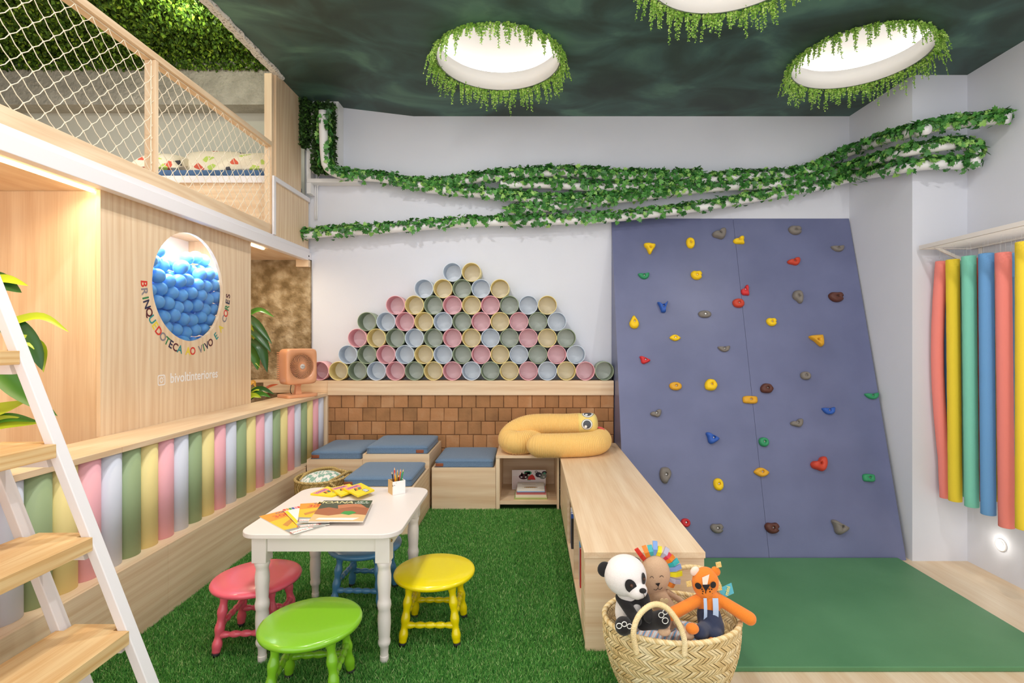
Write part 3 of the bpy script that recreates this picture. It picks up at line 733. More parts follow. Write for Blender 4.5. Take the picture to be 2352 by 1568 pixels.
holds = [
 (1492, 572, 24, 25, 'yellow', 'tri', 'three-cornered yellow climbing hold, topmost at the left of the board'),
 (1585, 559, 18, 25, 'yellow', 'oval', 'upright oval yellow climbing hold near the top, left of a big grey hold'),
 (1651, 538, 30, 25, 'grey', 'crel', 'large grey climbing hold at the top, just left of the board seam'),
 (1696, 552, 24, 18, 'yellow', 'horn', 'yellow climbing hold sitting on the seam at the top'),
 (1825, 530, 28, 20, 'grey', 'bean', 'grey climbing hold highest on the right half of the board'),
 (1923, 571, 28, 15, 'grey', 'cres', 'flat grey climbing hold in the top right corner of the board'),
 (1822, 601, 28, 18, 'orange red', 'crel', 'orange red slanted climbing hold high on the right half'),
 (1478, 634, 24, 15, 'green', 'cres', 'small green crescent climbing hold high at the left'),
 (1599, 633, 24, 20, 'yellow', 'bean', 'plump yellow climbing hold below the upright oval yellow one'),
 (1710, 667, 17, 23, 'red', 'horn', 'bright red upright climbing hold just right of the seam'),
 (1695, 697, 25, 20, 'orange red', 'oval', 'orange red climbing hold on the seam below the bright red one'),
 (1831, 682, 22, 29, 'grey', 'kidr', 'upright grey climbing hold in the upper right half'),
 (1919, 683, 32, 22, 'brown', 'bean', 'brown climbing hold in the upper right, near the slanting edge'),
 (1522, 705, 23, 25, 'blue', 'star', 'blue forked climbing hold at the upper left'),
 (1618, 722, 28, 16, 'grey', 'oval', 'grey oval climbing hold left of the seam, above the eye-shaped yellow one'),
 (1456, 740, 21, 29, 'yellow', 'drop', 'yellow drop-shaped climbing hold at the left edge'),
 (1771, 740, 22, 18, 'yellow', 'bean', 'small bright yellow climbing hold right of the seam'),
 (1550, 776, 24, 14, 'yellow', 'eye', 'eye-shaped yellow climbing hold in the left half'),
 (1874, 783, 30, 26, 'amber', 'tri3', 'amber triangular climbing hold in the right half'),
 (1662, 801, 26, 14, 'grey', 'cres', 'small grey crescent climbing hold in the middle of the left half'),
 (1481, 827, 23, 17, 'red', 'tri2', 'bright red climbing hold at the left edge, mid height'),
 (1849, 863, 22, 18, 'grey', 'oval', 'small grey round climbing hold right of the seam, mid height'),
 (1551, 887, 27, 18, 'amber', 'oval', 'amber oval climbing hold in the left half'),
 (1632, 884, 27, 25, 'yellow', 'hex', 'bright yellow six-sided climbing hold left of the seam'),
 (1760, 892, 28, 21, 'brown', 'hex', 'dark brown faceted climbing hold right of the seam'),
 (1722, 918, 32, 17, 'amber', 'obl', 'amber oblong climbing hold lying across the seam'),
 (2001, 909, 30, 15, 'green', 'cres', 'green crescent climbing hold at the right edge, mid height'),
 (1506, 949, 24, 17, 'grey', 'crel', 'small grey bent climbing hold low at the left above the bookcase'),
 (1902, 943, 28, 17, 'blue', 'cres', 'blue saddle-shaped climbing hold in the right half'),
 (1829, 971, 28, 18, 'grey', 'crel', 'grey wedge climbing hold left of and below the blue saddle one'),
 (1636, 1006, 28, 25, 'blue', 'tri2', 'blue three-pointed climbing hold left of the seam'),
 (1753, 1015, 21, 20, 'green', 'oval', 'round green climbing hold beside the seam'),
 (1879, 1065, 35, 31, 'orange red', 'crel', 'largest orange red climbing hold in the lower right half'),
 (1528, 1091, 25, 34, 'grey', 'kid', 'tall grey bean climbing hold beside the bookcase edge'),
 (1649, 1112, 21, 26, 'yellow', 'oval', 'bright yellow upright climbing hold in the lower left half'),
 (1748, 1084, 33, 20, 'amber', 'eye', 'amber pointed climbing hold across the lower seam'),
 (1994, 1097, 26, 17, 'green', 'obl', 'green oblong climbing hold low at the right edge'),
 (1574, 1200, 20, 18, 'red', 'oval', 'red climbing hold half hidden by the bookcase top'),
 (1646, 1213, 28, 20, 'grey', 'bean', 'grey climbing hold in the bottom row, left of the seam'),
 (1772, 1212, 31, 23, 'brown', 'bean', 'dark brown climbing hold in the bottom row at the seam'),
 (1928, 1210, 34, 31, 'grey', 'tri2', 'large pale grey pointed climbing hold in the bottom row at the right'),
]
for hi, (px, py, w, h, c, sh, lab) in enumerate(holds):
    p = on_board(px, py); d = p.y; hw = w*d/F/2*1.04; hh = h*d/F/2*1.04
    base = SH[sh]; m = len(base); out = []
    for i in range(m):                                   # smooth closed outline
        a, b, c_, e = [Vector(base[(i+j) % m]) for j in (-1, 0, 1, 2)]
        for k_ in range(4):
            t = k_/4; out.append(.5*((2*b)+(c_-a)*t+(2*a-5*b+4*c_-e)*t*t+(3*b-a-3*c_+e)*t**3))
    n = len(out); hr_ = .0118; hc = Vector((.1*hw, .12*hh)); H = min(hw, hh)*.95
    rings = []
    prof = [(0, 0), (-.02, .25), (.06, .6), (.25, .9), (.55, 1.0), (.85, .93), (1.0, .88)]
    for (t, z) in prof:
        ring = []
        for i, q in enumerate(out):
            q0 = Vector((q.x*hw, q.y*hh)); a = math.atan2(q0.y-hc.y, q0.x-hc.x)
            q1 = hc+Vector((math.cos(a), math.sin(a)))*hr_
            w_ = q0.lerp(q1, t); ring.append((w_.x, w_.y, z*H*(1+.05*math.sin(i*.35+hi))))
        rings.append(ring)
    ring = [(x, y, H*.35) for (x, y, z) in rings[-1]]; rings.append(ring)
    vs = [r_ for ring in rings for r_ in ring]; fs = []
    for k_ in range(len(rings)-1):
        for i in range(n): j = (i+1) % n; fs.append((k_*n+i, k_*n+j, (k_+1)*n+j, (k_+1)*n+i))
    fs.append(tuple((len(rings)-1)*n+i for i in range(n)))
    org = p+nB*.0012
    conv = lambda v: org+uB*v[0]+vB*v[1]+nB*v[2]
    root = thing('climbing_hold', org, lab, 'climbing hold', 'climbing holds on the blue board')
    mb = MB(); mb.add([conv(v) for v in vs], fs, None, True); mb.build('grip', HM[c], root)
    mb = MB(); bz = H*.36; bv = [conv((hc.x+.0068*math.cos(a*PI/5), hc.y+.0068*math.sin(a*PI/5), bz+dz)) for dz in (0, .004) for a in range(10)]
    mb.add(bv, [tuple(range(10, 20))]+[(i, (i+1) % 10, 10+(i+1) % 10, 10+i) for i in range(10)])
    bv = [conv((hc.x+.0028*math.cos(a*PI/3), hc.y+.0028*math.sin(a*PI/3), bz+.0043)) for a in range(6)]; mb.mats = [STEEL]; mb.add(bv, [tuple(range(6))], DARK)
    mb.build('bolt', STEEL, root)

# mat
MATG = noisy('green_vinyl', [(.3, '#4f8559'), (.7, '#5d9266')], 1.5, 4, .5, .12, 150)
o = MB().box(.86, 3.12, 2.956, 4.44, FL+.0005, FL+.030).build('floor_mat', MATG, bevel=.006, bseg=3); tag(o, 'large dark green padded mat on the floor under the climbing wall', 'mat')

# wall step light
root = thing('wall_light', (RX, 4.118, CH-1.62), 'small round lit lamp low on the right wall', 'wall light')
mt = Matrix.Translation((RX-.001, 4.118, CH-1.617)) @ Matrix.Rotation(-PI/2, 4, 'Y')
mb = MB(); mb.lathe([(.05, 0), (.048, .008), (.036, .010), (.036, .0), (.05, 0)], 32, mtx=mt, cap=False); mb.build('bezel', WHITE, root)
mb = MB(); mb.lathe([(.0355, .001), (.0, .001)], 32, mtx=mt, cap=False); mb.build('lens', emit('step_led', '#fff3dd', 4), root)
mb = MB(); mb.ball((RX-.012, 4.118, CH-1.605), (.012, .033, .026), 16, 8); mb.build('shade', WHITE, root)

# ------------------------------------------------------------------ pool noodles and rack
root = thing('wire_rack', (3.5, 3.9, CH+.76), 'white wire rack on the right wall that the foam noodles hang from', 'rack')
WR = paint('rack_white', '#efe8e2', .4); RZ = CH+.77; x0, x1, y0, y1 = 3.27, RX-.002, 2.6, 4.40
mb = MB()
for a in ((x0, x0+.018, y0, y1), (x1-.018, x1, y0, y1)): mb.box(a[0], a[1], a[2], a[3], RZ-.012, RZ+.022)
mb.box(x0+.0185, x1-.0185, y1-.018, y1, RZ-.012, RZ+.022); mb.build('frame', WR, root, bevel=.002)
mb = MB(); y = y0+.02
while y < y1-.02: mb.tube([(x0+.01, y, RZ), (x1-.01, y, RZ)], .0022, 5); y += .020
x = x0+.035
while x < x1-.02: mb.tube([(x, y0, RZ+.004), (x, y1-.01, RZ+.004)], .0022, 5); x += .03
mb.build('wire_grid', WR, root)
for yb in (4.30, 3.2):
    mb = MB(); mb.prism([(x1, RZ-.20), (x1, RZ-.165), (x0+.10, RZ-.013), (x0+.05, RZ-.013)], 1, yb, yb+.012); mb.box(x1-.008, x1, yb-.01, yb+.02, RZ-.25, RZ-.013); mb.build('bracket', WR, root)
NC = {'coral': '#f98f86', 'yellow': '#f8d93c', 'teal': '#86d8be', 'blue': '#6fa8e0', 'red': '#dd6f68'}
NM = {k_: paint('foam_'+k_, v, .85, .35, 120) for k_, v in NC.items()}
def noodle(px, pyt, pxb, pyb, X, c, r, lab, bow=0):
    t = PX(px, pyt, X); b = Vector(t); d = t.y; b.z = CH-(pyb-VY)*d/F; dxb = (pxb-px)*d/F
    root = thing('foam_noodle', (t.x, t.y, b.z), lab, 'pool noodle', 'foam noodles hanging from the wire rack')
    L = t.z-b.z; pts = []
    for i in range(25):
        s_ = i/24; pts.append(Vector((t.x+dxb*s_+bow*math.sin(PI*min(1, s_*1.2))*.5, d-bow*.3*math.sin(PI*s_), t.z-L*s_)))
    mb = MB(); mb.tube(pts, [r*(1+.012*math.sin(i*2.1)) for i in range(25)], 24, cap=True)
    o = mb.build('foam_body', NM[c], root, bevel=.004)
    mb = MB(); mb.tube([pts[0]+Vector((0, 0, .0005)), pts[0]+Vector((0, 0, .0015))], .011, 12, mat=DARK); mb.build('bore', DARK, root)
    mb = MB()
    for sx in (-1, 1): mb.tube([pts[0]+Vector((sx*.02, 0, -.001)), Vector((pts[0].x+sx*.012, pts[0].y, RZ-.002))], .0008, 4)
    mb.build('hanging_line', paint('nylon_line', '#e8e8e8', .3), root)
XN = 3.43; R_ = .0465
noodle(2163, 600, 2173, 1143, XN, 'coral', R_*.95, 'coral foam noodle hanging furthest left, slightly bowed', bow=-.07)
noodle(2188, 596, 2194, 1150, XN, 'yellow', R_, 'yellow foam noodle in the front row, second from the left')
noodle(2225, 588, 2232, 1163, XN, 'teal', R_, 'teal green foam noodle in the front row between yellow and blue')
noodle(2265, 582, 2270, 1181, XN, 'blue', R_, 'blue foam noodle in the front row, between teal and coral')
noodle(2304, 580, 2312, 1210, XN, 'coral', R_*1.02, 'coral foam noodle in the front row, right of the blue one')
noodle(2352, 555, 2352, 1215, XN-.02, 'yellow', R_*1.02, 'yellow foam noodle cut off by the right edge of the photo')
noodle(2182, 620, 2184, 1135, 3.525, 'blue', R_*.9, 'blue foam noodle mostly hidden behind the two leftmost ones')
noodle(2217, 600, 2222, 1140, 3.58, 'teal', R_, 'dull green foam noodle mostly hidden behind the teal one')
noodle(2253, 592, 2258, 1150, 3.58, 'red', R_, 'red foam noodle mostly hidden between teal and blue')
noodle(2292, 588, 2294, 1150, 3.58, 'yellow', R_, 'yellow foam noodle mostly hidden between blue and coral')
noodle(2327, 582, 2327, 1158, 3.58, 'blue', R_, 'blue foam noodle behind the gap right of the coral one')

# ------------------------------------------------------------------ seating boxes, cushions
TAGM = paint('leather_tag', '#8d4e30', .6)
def seat_box(x0, x1, y0, y1, z, lab, clab, tagx):
    t = .018; root = thing('seat_box', ((x0+x1)/2, (y0+y1)/2, 0), lab, 'box seat', 'oak laminate box seats')
    MB().box(x0, x1, y0, y0+t, 0, z).build('front_panel', WX, root, bevel=.001)
    MB().box(x0, x1, y1-t, y1, 0, z).build('back_panel', WX, root)
    for a, b in ((x0, x0+t), (x1-t, x1)): MB().box(a, b, y0+t+.0003, y1-t-.0003, 0, z).build('side_panel', WY, root, bevel=.001)
    MB().box(x0+t+.0003, x1-t-.0003, y0+t+.0003, y1-t-.0003, z-.03, z-.012).build('lid', WX, root)
    g = .004; a, b, c, d = x0+t+g, x1-t-g, y0+t+g, y1-t-g; zb = z-.0115
    cr = thing('seat_cushion', ((a+b)/2, (c+d)/2, zb), clab, 'cushion', 'blue seat cushions')
    mb = MB(); rbox(mb, a, b, c, d, zb, zb+.076, .022, bulge=.004, nx=12); mb.build('cushion_body', BLUEF, cr)
    mb = MB(); rp = .0028
    for zz in (zb+.058, zb+.016):
        path = []; rr = .02
        for cx, cy, a0 in ((b-rr, d-rr, 0), (a+rr, d-rr, PI/2), (a+rr, c+rr, PI), (b-rr, c+rr, 3*PI/2)):
            for i in range(7): an = a0+PI/2*i/6; path.append((cx+(rr-.0015)*math.cos(an), cy+(rr-.0015)*math.sin(an), zz))
        mb.tube(path, rp, 6, closed=True)
    mb.build('piping', BLUEF, cr)
    tx = a+(b-a)*tagx; mb = MB(); rbox(mb, tx-.033, tx+.033, c-.0035, c+.002, zb+.018, zb+.046, .002, nx=3); o = mb.build('tag', TAGM, cr); tag(o, 'brown leather tag')
seat_box(-1.912, -1.437, 4.46, 5.06, .428, 'box seat in the left corner beside the pastel tubes', 'blue cushion on the corner box seat, furthest left', .10)
seat_box(-1.435, -.866, 4.46, 5.06, .4725, 'tallest box seat, behind the low front one', 'blue cushion on the tallest box seat at the back', .88)
seat_box(-1.42, -.868, 3.875, 4.455, .357, 'low box seat standing furthest forward behind the white table', 'blue cushion on the low front box seat behind the table', .07)
seat_box(-.845, -.30, 4.46, 5.06, .357, 'low box seat beside the open shelf with books', 'blue cushion on the box seat beside the open shelf', .08)
# open shelf
root = thing('open_shelf', (0, 4.76, 0), 'open oak laminate shelf unit holding a stack of picture books', 'shelf unit')
TOPZ = .463
MB().box(-.297, .244, 4.45, 5.06, TOPZ-.022, TOPZ).build('top_panel', WX, root, bevel=.001)
MB().box(-.297, -.265, 4.455, 5.06, 0, TOPZ-.0225).build('side_panel', WZ, root)
MB().box(.224, .243, 4.455, 5.06, 0, TOPZ-.0225).build('side_panel', WZ, root)
MB().box(-.2645, .2235, 4.46, 4.99, .045, .075).build('shelf_board', WX, root)
MB().box(-.2645, .2235, 4.9905, 5.005, .0, TOPZ-.0225).build('back_panel', WX, root)
MB().box(-.2645, .2235, 4.60, 4.618, .0, .0445).build('plinth', WX, root)
# long bookcase
root = thing('low_bookcase', (.53, 3.7, 0), 'long low oak laminate bookcase with a wide top, running toward the climbing wall', 'bookcase')
xa, xb = .2475, .808
mb = MB(); mb.prism([(xa, 2.427), (xb+.004, 2.427), (xb+.004, 5.0), (xa, 5.0)], 2, TOPZ-.028, TOPZ); mb.build('top_panel', WY, root, bevel=.001)
MB().box(xa+.006, xb, 2.434, 2.454, 0, TOPZ-.0285).build('end_panel', WX, root)
MB().box(xb-.018, xb, 2.4545, 4.99, 0, TOPZ-.0285).build('back_panel', WY, root)
MB().box(xa+.006, xb-.0185, 2.4545, 4.44, .03, .048).build('bottom_board', WY, root)
MB().box(xa+.02, xa+.036, 2.4545, 4.44, 0, .0295).build('plinth', WY, root)
for y in (3.06, 3.62): MB().box(xa+.006, xb-.0185, y, y+.02, .0485, TOPZ-.0285).build('divider', WX, root)
MB().box(xa+.004, xa+.022, 3.60, 4.445, 0.0485, TOPZ-.0285).build('front_board', WY, root)
MB().box(xa+.004, xa+.022, 2.4545, 2.60, 0.0485, TOPZ-.0285).build('front_board', WY, root)
MB().box(xa+.0225, xb-.0185, 4.42, 4.438, 0.0485, TOPZ-.0285).build('divider', WX, root)
# books
def book(x0, x1, y0, y1, z0, z1, c, lab, grp, spine='y0', pages=True):
    """box-like book: cover (two boards and spine) and page block"""
    cov = paint('book_'+c.strip('#'), c, .4); pg = paint('paper', '#efe8dc', .9)
    root = thing('book', ((x0+x1)/2, (y0+y1)/2, z0), lab, 'book', grp); t = .002; mb = MB()
    dx, dy, dz = x1-x0, y1-y0, z1-z0
    if dz < min(dx, dy):
        mb.box(x0, x1, y0, y1, z0, z0+t); mb.box(x0, x1, y0, y1, z1-t, z1); mb.box(x0, x1, y0, y0+t, z0+t, z1-t)
        mb.build('cover', cov, root); MB().box(x0+.003, x1-.003, y0+t+.0003, y1-.003, z0+t+.0003, z1-t-.0003).build('pages', pg, root)
    else:
        mb.box(x0, x1, y0, y0+t, z0, z1); mb.box(x0, x1, y1-t, y1, z0, z1); mb.box(x0, x0+t, y0+t, y1-t, z0, z1)
        mb.build('cover', cov, root); MB().box(x0+t+.0003, x1-.003, y0+t+.0003, y1-t-.0003, z0+.003, z1-.003).build('pages', pg, root)
    return root
z = .0755; bc = 0.02
for (w, t, c, dx, lab) in ((.235, .014, '#a9b56c', .0, 'green and yellow picture book at the bottom of the stack'), (.225, .008, '#e7dfb8', .004, 'thin cream picture book second from the bottom of the stack'),
                           (.222, .016, '#e9e2c9', .002, 'thick cream picture book third from the bottom of the stack'), (.215, .011, '#d98a86', .006, 'salmon pink picture book in the middle of the stack'),
                           (.205, .009, '#a8484a', .0, 'dark red picture book under the pale one in the stack'), (.2, .010, '#9fb8e0', .003, 'light blue picture book second from the top of the stack'),
                           (.198, .012, '#f0ebe2', .0, 'pale picture book with a drawn bug, on top of the stack')):
    w *= 1.2; b = book(dx-w/2, dx+w/2, 4.50, 4.50+.235, z, z+t, c, lab, 'picture books stacked in the open shelf'); z += t+.0006
# drawing on topmost cover
mb = MB(); zc = z
mb.add([(.062*math.cos(a*PI/12), 4.575+.014*math.sin(a*PI/12), zc) for a in range(24)], [tuple(range(24))], paint('ink_brown', '#8a5a22', .6))
for i in range(7): mb.add([(-.075+i*.018, 4.562, zc+.0001), (-.068+i*.018, 4.562, zc+.0001), (-.072+i*.018, 4.545, zc+.0001)], [(0, 1, 2)], paint('ink_yellow', '#e6cf3c', .6))
for i in range(12): mb.add([(-.075+i*.01, 4.66, zc), (-.069+i*.01, 4.66, zc), (-.069+i*.01, 4.668, zc), (-.075+i*.01, 4.668, zc)], [(0, 1, 2, 3)], paint('ink_dark', '#4a4442', .6))
mb.build('cover_print', None, b)
# upright landscape book with animal faces
root = thing('picture_book', (-.02, 4.82, .0755), 'wide upright picture book with cartoon animal faces behind the stack', 'book')
MB().box(-.172, .138, 4.80, 4.806, .0755, .254).build('cover', paint('cover_dots', '#eadfe0', .6), root)
mb = MB(); yF = 4.7992
def disc(mb, x, z, rx, rz, mat, y=None, n=20):
    y = yF if y is None else y; x = x*1.22+.01; rx *= 1.2; z += .006
    mb.add([(x+rx*math.cos(2*PI*i/n), y, z+rz*math.sin(2*PI*i/n)) for i in range(n)], [tuple(range(n))], mat)
dm = paint('ink_plum', '#4a1f26', .7); gm = paint('ink_green', '#4f9a78', .7); rm = paint('ink_red', '#cf3330', .7); bm_ = paint('ink_navy', '#2f2333', .7); gy = paint('ink_grey', '#7c8079', .7); wm = paint('ink_white', '#f4f2ee', .7)
for x_, z_ in [(-.138+.01*(i % 5), .09+.012*(i//5)) for i in range(45)]: disc(mb, x_, z_, .0018, .0018, rm, yF+.0003, 6)
disc(mb, -.030, .222, .03, .018, gm, yF+.0002); mb.add([(-.055, yF+.0002, .237), (-.005, yF+.0002, .237), (0, yF+.0002, .16), (-.03, yF+.0002, .16)], [(0, 1, 2, 3)], gm)
disc(mb, -.062, .188, .036, .026, dm); 
for sx in (-.082, -.042): mb.add([(sx-.009, yF, .20), (sx+.009, yF, .20), (sx+.008, yF, .23), (sx-.006, yF, .23)], [(0, 1, 2, 3)], dm)
mb.add([(.0-.03, yF-.0002, .165), (.045, yF-.0002, .165), (.03, yF-.0002, .2), (.012, yF-.0002, .215), (-.02, yF-.0002, .195)], [(0, 1, 2, 3, 4)], rm)
disc(mb, .05, .205, .024, .024, bm_, yF-.0003); disc(mb, .033, .23, .011, .011, bm_, yF-.0003); disc(mb, .082, .195, .03, .03, gy, yF+.0001); disc(mb, .095, .225, .018, .014, bm_, yF-.0001); disc(mb, .095, .218, .010, .009, gm, yF-.0002)
for ex, ez in ((-.078, .183), (-.046, .183), (-.022, .203), (.033, .23), (.06, .2), (.018, .212), (.09, .185)):
    disc(mb, ex, ez, .0065, .0065, wm, yF-.0006, 12); disc(mb, ex, ez, .003, .003, bm_, yF-.0008, 8)
o = mb.build('cover_print', None, root)
zb = .0485
for (y, t, h, c, lab) in ((3.50, .012, .20, '#2e2c2e', 'thin black book in the far bay of the low bookcase'), (3.514, .03, .23, '#4668b4', 'blue book with a green band in the far bay of the low bookcase'),
                          (3.546, .012, .26, '#e8e6ea', 'tall white book in the far bay of the low bookcase'), (2.95, .02, .22, '#c8453c', 'red book in the near bay of the low bookcase'),
                          (2.974, .016, .25, '#5b9ed0', 'light blue book in the near bay of the low bookcase'), (2.995, .016, .24, '#e6dfd2', 'cream book in the near bay of the low bookcase')):
    book(xa+.024 if y > 3.4 else xa+.03, xa+.19, y, y+t, zb+.0005, zb+h, c, lab, 'books upright in the low bookcase')

# ------------------------------------------------------------------ snake plush
def snake():
    root = thing('plush_snake', (.2, 4.6, TOPZ), 'big yellow plush snake coiled on the corner of the bookcase', 'plush toy')
    zc = TOPZ+.098
    pts = [(.60, 4.655, zc+.135), (.50, 4.665, zc+.135), (.30, 4.68, zc+.125), (.12, 4.685, zc+.125), (-.02, 4.67, zc+.115), (-.13, 4.645, zc+.075), (-.185, 4.59, zc+.02),
           (-.14, 4.52, zc+.0), (-.03, 4.56, zc-.001), (.07, 4.70, zc-.002), (.20, 4.86, zc-.002), (.44, 4.89, zc-.002), (.58, 4.79, zc), (.615, 4.64, zc), (.56, 4.50, zc), (.45, 4.43, zc), (.30, 4.40, zc), (.14, 4.39, zc), (.045, 4.40, zc), (.015, 4.43, zc)]
    P_ = resample(spline(pts, 12), .0032); rad = []; n = len(P_)
    L = n*.0032
    for i in range(n):
        s_ = i*.0032; R = .101
        if s_ < .16: R = .098
        R *= min(1, math.sqrt(max(0, 1-(max(0, .055-s_)/.055)**2))+.02)
        e = L-s_; R *= min(1, math.sqrt(max(0, 1-(max(0, .08-e)/.08)**2))+.02)
        if s_ > .17: R += .0022*math.sin(2*PI*s_/.0135)
        rad.append(R)
    k = int(.17/.0032)
    body = MB(); body.tube(P_[k:], rad[k:], 36); 
    o = body.build('body', fabric('snake_knit', '#f6cf84', '#efbb62', 250), root)
    hd = MB(); hd.tube(P_[:k+2], rad[:k+2], 36); hd.build('head', fabric('snake_head', '#f5dc86', '#f1d070', 300), root)
    # eyes: discs wrapped on the head surface
    for (s_, ang, lab) in ((.100, .14, 0), (.092, 1.30, 0)):
        i = int(s_/.0032); c = P_[i]; R = rad[i]
        t = (P_[i+1]-P_[i-1]).normalized()                     # axis of head
        nrm = Vector((0, -math.cos(ang), math.sin(ang))); nrm = (nrm-t*nrm.dot(t)).normalized(); b = t.cross(nrm)
        for nm, r0, lift, m_, off in (('eye_rim', .053, .0015, paint('eye_grey', '#8b8d92', .6), 0), ('eye_white', .0495, .0025, wm, 0), ('pupil', .040, .0035, paint('eye_dark', '#4d5058', .6), 0), ('glint', .012, .0045, wm, 1)):
            e = MB(); vs = []; fs = []; rings = 6; nn = 28
            for k2 in range(rings+1):
                for q in range(nn):
                    a = 2*PI*q/nn; rr = r0*k2/rings; uu, vv = rr*math.cos(a)+(.012 if off else 0), rr*math.sin(a)-(.018 if off else 0)
                    th = vv/R; x = uu
                    vs.append(c+t*x+(nrm*math.cos(th)+b*math.sin(th))*(R+lift)*(.97 if abs(x) > .0 and k2 == rings and not off else 1))
            for k2 in range(rings):
                for q in range(nn): j = (q+1) % nn; fs.append((k2*nn+q, k2*nn+j, (k2+1)*nn+j, (k2+1)*nn+q))
            e.add(vs, fs, None, True); o = e.build(nm, m_, root)
    tg = MB(); pts = spline([P_[0]+Vector((-.02, -.02, -.02)), P_[0]+Vector((.04, -.04, -.035)), P_[0]+Vector((.075, -.05, -.085))], 6); 
    vs = []; 
    for i, p in enumerate(pts): vs += [p+Vector((0, .013, .004)), p+Vector((0, -.013, -.004)), p+Vector((.004, -.013, .0)), p+Vector((.004, .013, .008))]
    fs = []
    for i in range(len(pts)-1):
        for q in range(4): fs.append((i*4+q, i*4+(q+1) % 4, i*4+4+(q+1) % 4, i*4+4+q))
    tg.add(vs, fs); tg.build('tongue', fabric('red_felt', '#e0524c'), root)
snake()

# ------------------------------------------------------------------ artificial grass
k = NT('grass_base'); k.b.inputs['Base Color'].default_value = srgb('#2c5a22'); k.b.inputs['Roughness'].default_value = 1; GB = k.m
def grass():
    N = 330000
    # density falls with depth: sample y with weight 1/y^2 feel
    y = 1.9+(4.47-1.9)*rng.random(N)**1.25; x = rng.uniform(-1.912, .80, N)
    keep = ~(((x > .25) & (y > 2.43)) | ((x > -.845) & (y > 4.46)) | ((x > -1.42) & (x < -.868) & (y > 3.875)) | ((y > 4.46)))
    x = x[keep]; y = y[keep]; N = len(x)
    pos = np.stack([x, y, np.full(N, .0005)], 1); nr = unit(N); nr[:, 2] *= .3
    up = np.stack([rng.normal(0, .45, N), rng.normal(0, .45, N), np.ones(N)], 1)
    T = [(-.11, 0, 0), (.11, 0, 0), (0, 1, .12)]
    m = island('grass_blade', [(0, '#3c8430'), (.5, '#5ca445'), (.86, '#80bc5a'), (1, '#cfe09c')], .6)
    o = cloud('artificial_grass', T, [(0, 1, 2)], pos, nr, up, rng.uniform(.012, .021, N), m)
    tag(o, 'short green artificial grass covering the raised play floor', 'artificial grass', kind='stuff')
grass()
struct(MB().box(-1.915, PXR-.001, .7, 5.06, -.0035, 0), 'floor', GB)

# ------------------------------------------------------------------ table
TX, TY_ = -.935, 2.645; TH = .601
TW = paint('table_white', '#e9dfd9', .35, .02, 80)
root = thing('play_table', (TX, TY_, 0), 'white painted low square table with turned legs', 'table')
def rrect2(cx, cy, hx, hy, r, n=10):
    out = []
    for sx, sy, a0 in ((1, 1, 0), (-1, 1, PI/2), (-1, -1, PI), (1, -1, 3*PI/2)):
        for i in range(n+1): a = a0+PI/2*i/n; out.append((cx+sx*(hx-r)+r*math.cos(a), cy+sy*(hy-r)+r*math.sin(a)))
    return out
mb = MB(); mb.prism(rrect2(TX, TY_, .357, .365, .085), 2, TH-.022, TH); mb.build('tabletop', TW, root, bevel=.004, bseg=3)
lx, ly = .275, .29
for sx in (-1, 1): MB().box(TX+sx*(lx+.012)-.009, TX+sx*(lx+.012)+.009, TY_-ly+.0325, TY_+ly-.0325, TH-.097, TH-.0225).build('apron', TW, root, bevel=.001)
for sy in (-1, 1): MB().box(TX-lx+.0325, TX+lx-.0325, TY_+sy*(ly+.012)-.009, TY_+sy*(ly+.012)+.009, TH-.097, TH-.0225).build('apron', TW, root, bevel=.001)
prof = [(.019, 0), (.0195, .03), (.0175, .031), (.018, .045), (.0195, .07), (.0255, .078), (.028, .088), (.0275, .098), (.0245, .106), (.0262, .125), (.029, .17), (.0285, .21), (.0262, .233), (.0285, .242), (.031, .258), (.0295, .274), (.026, .285), (.0272, .31), (.0305, .36), (.0305, .39), (.027, .415), (.0265, .422), (.029, .432), (.033, .446), (.030, .455)]
for sx in (-1, 1):
    for sy in (-1, 1):
        mb = MB(); cx, cy = TX+sx*lx, TY_+sy*ly; mb.lathe(prof, 28, mtx=Matrix.Translation((cx, cy, 0)))
        mb.box(cx-.032, cx+.032, cy-.032, cy+.032, .456, TH-.0225); mb.build('leg', TW, root, bevel=.002)
for (bxp, byp) in ((TX+lx+.032, TY_-ly),):
    mb = MB(); mb.lathe([(.007, 0), (.006, .003), (0, .003)], 12, mtx=Matrix.Translation((bxp, byp, TH-.055)) @ Matrix.Rotation(PI/2, 4, 'Y')); o = mb.build('bolt', paint('brass', '#b08a4a', .35, metal=1), root); tag(o, 'brass bolt head')

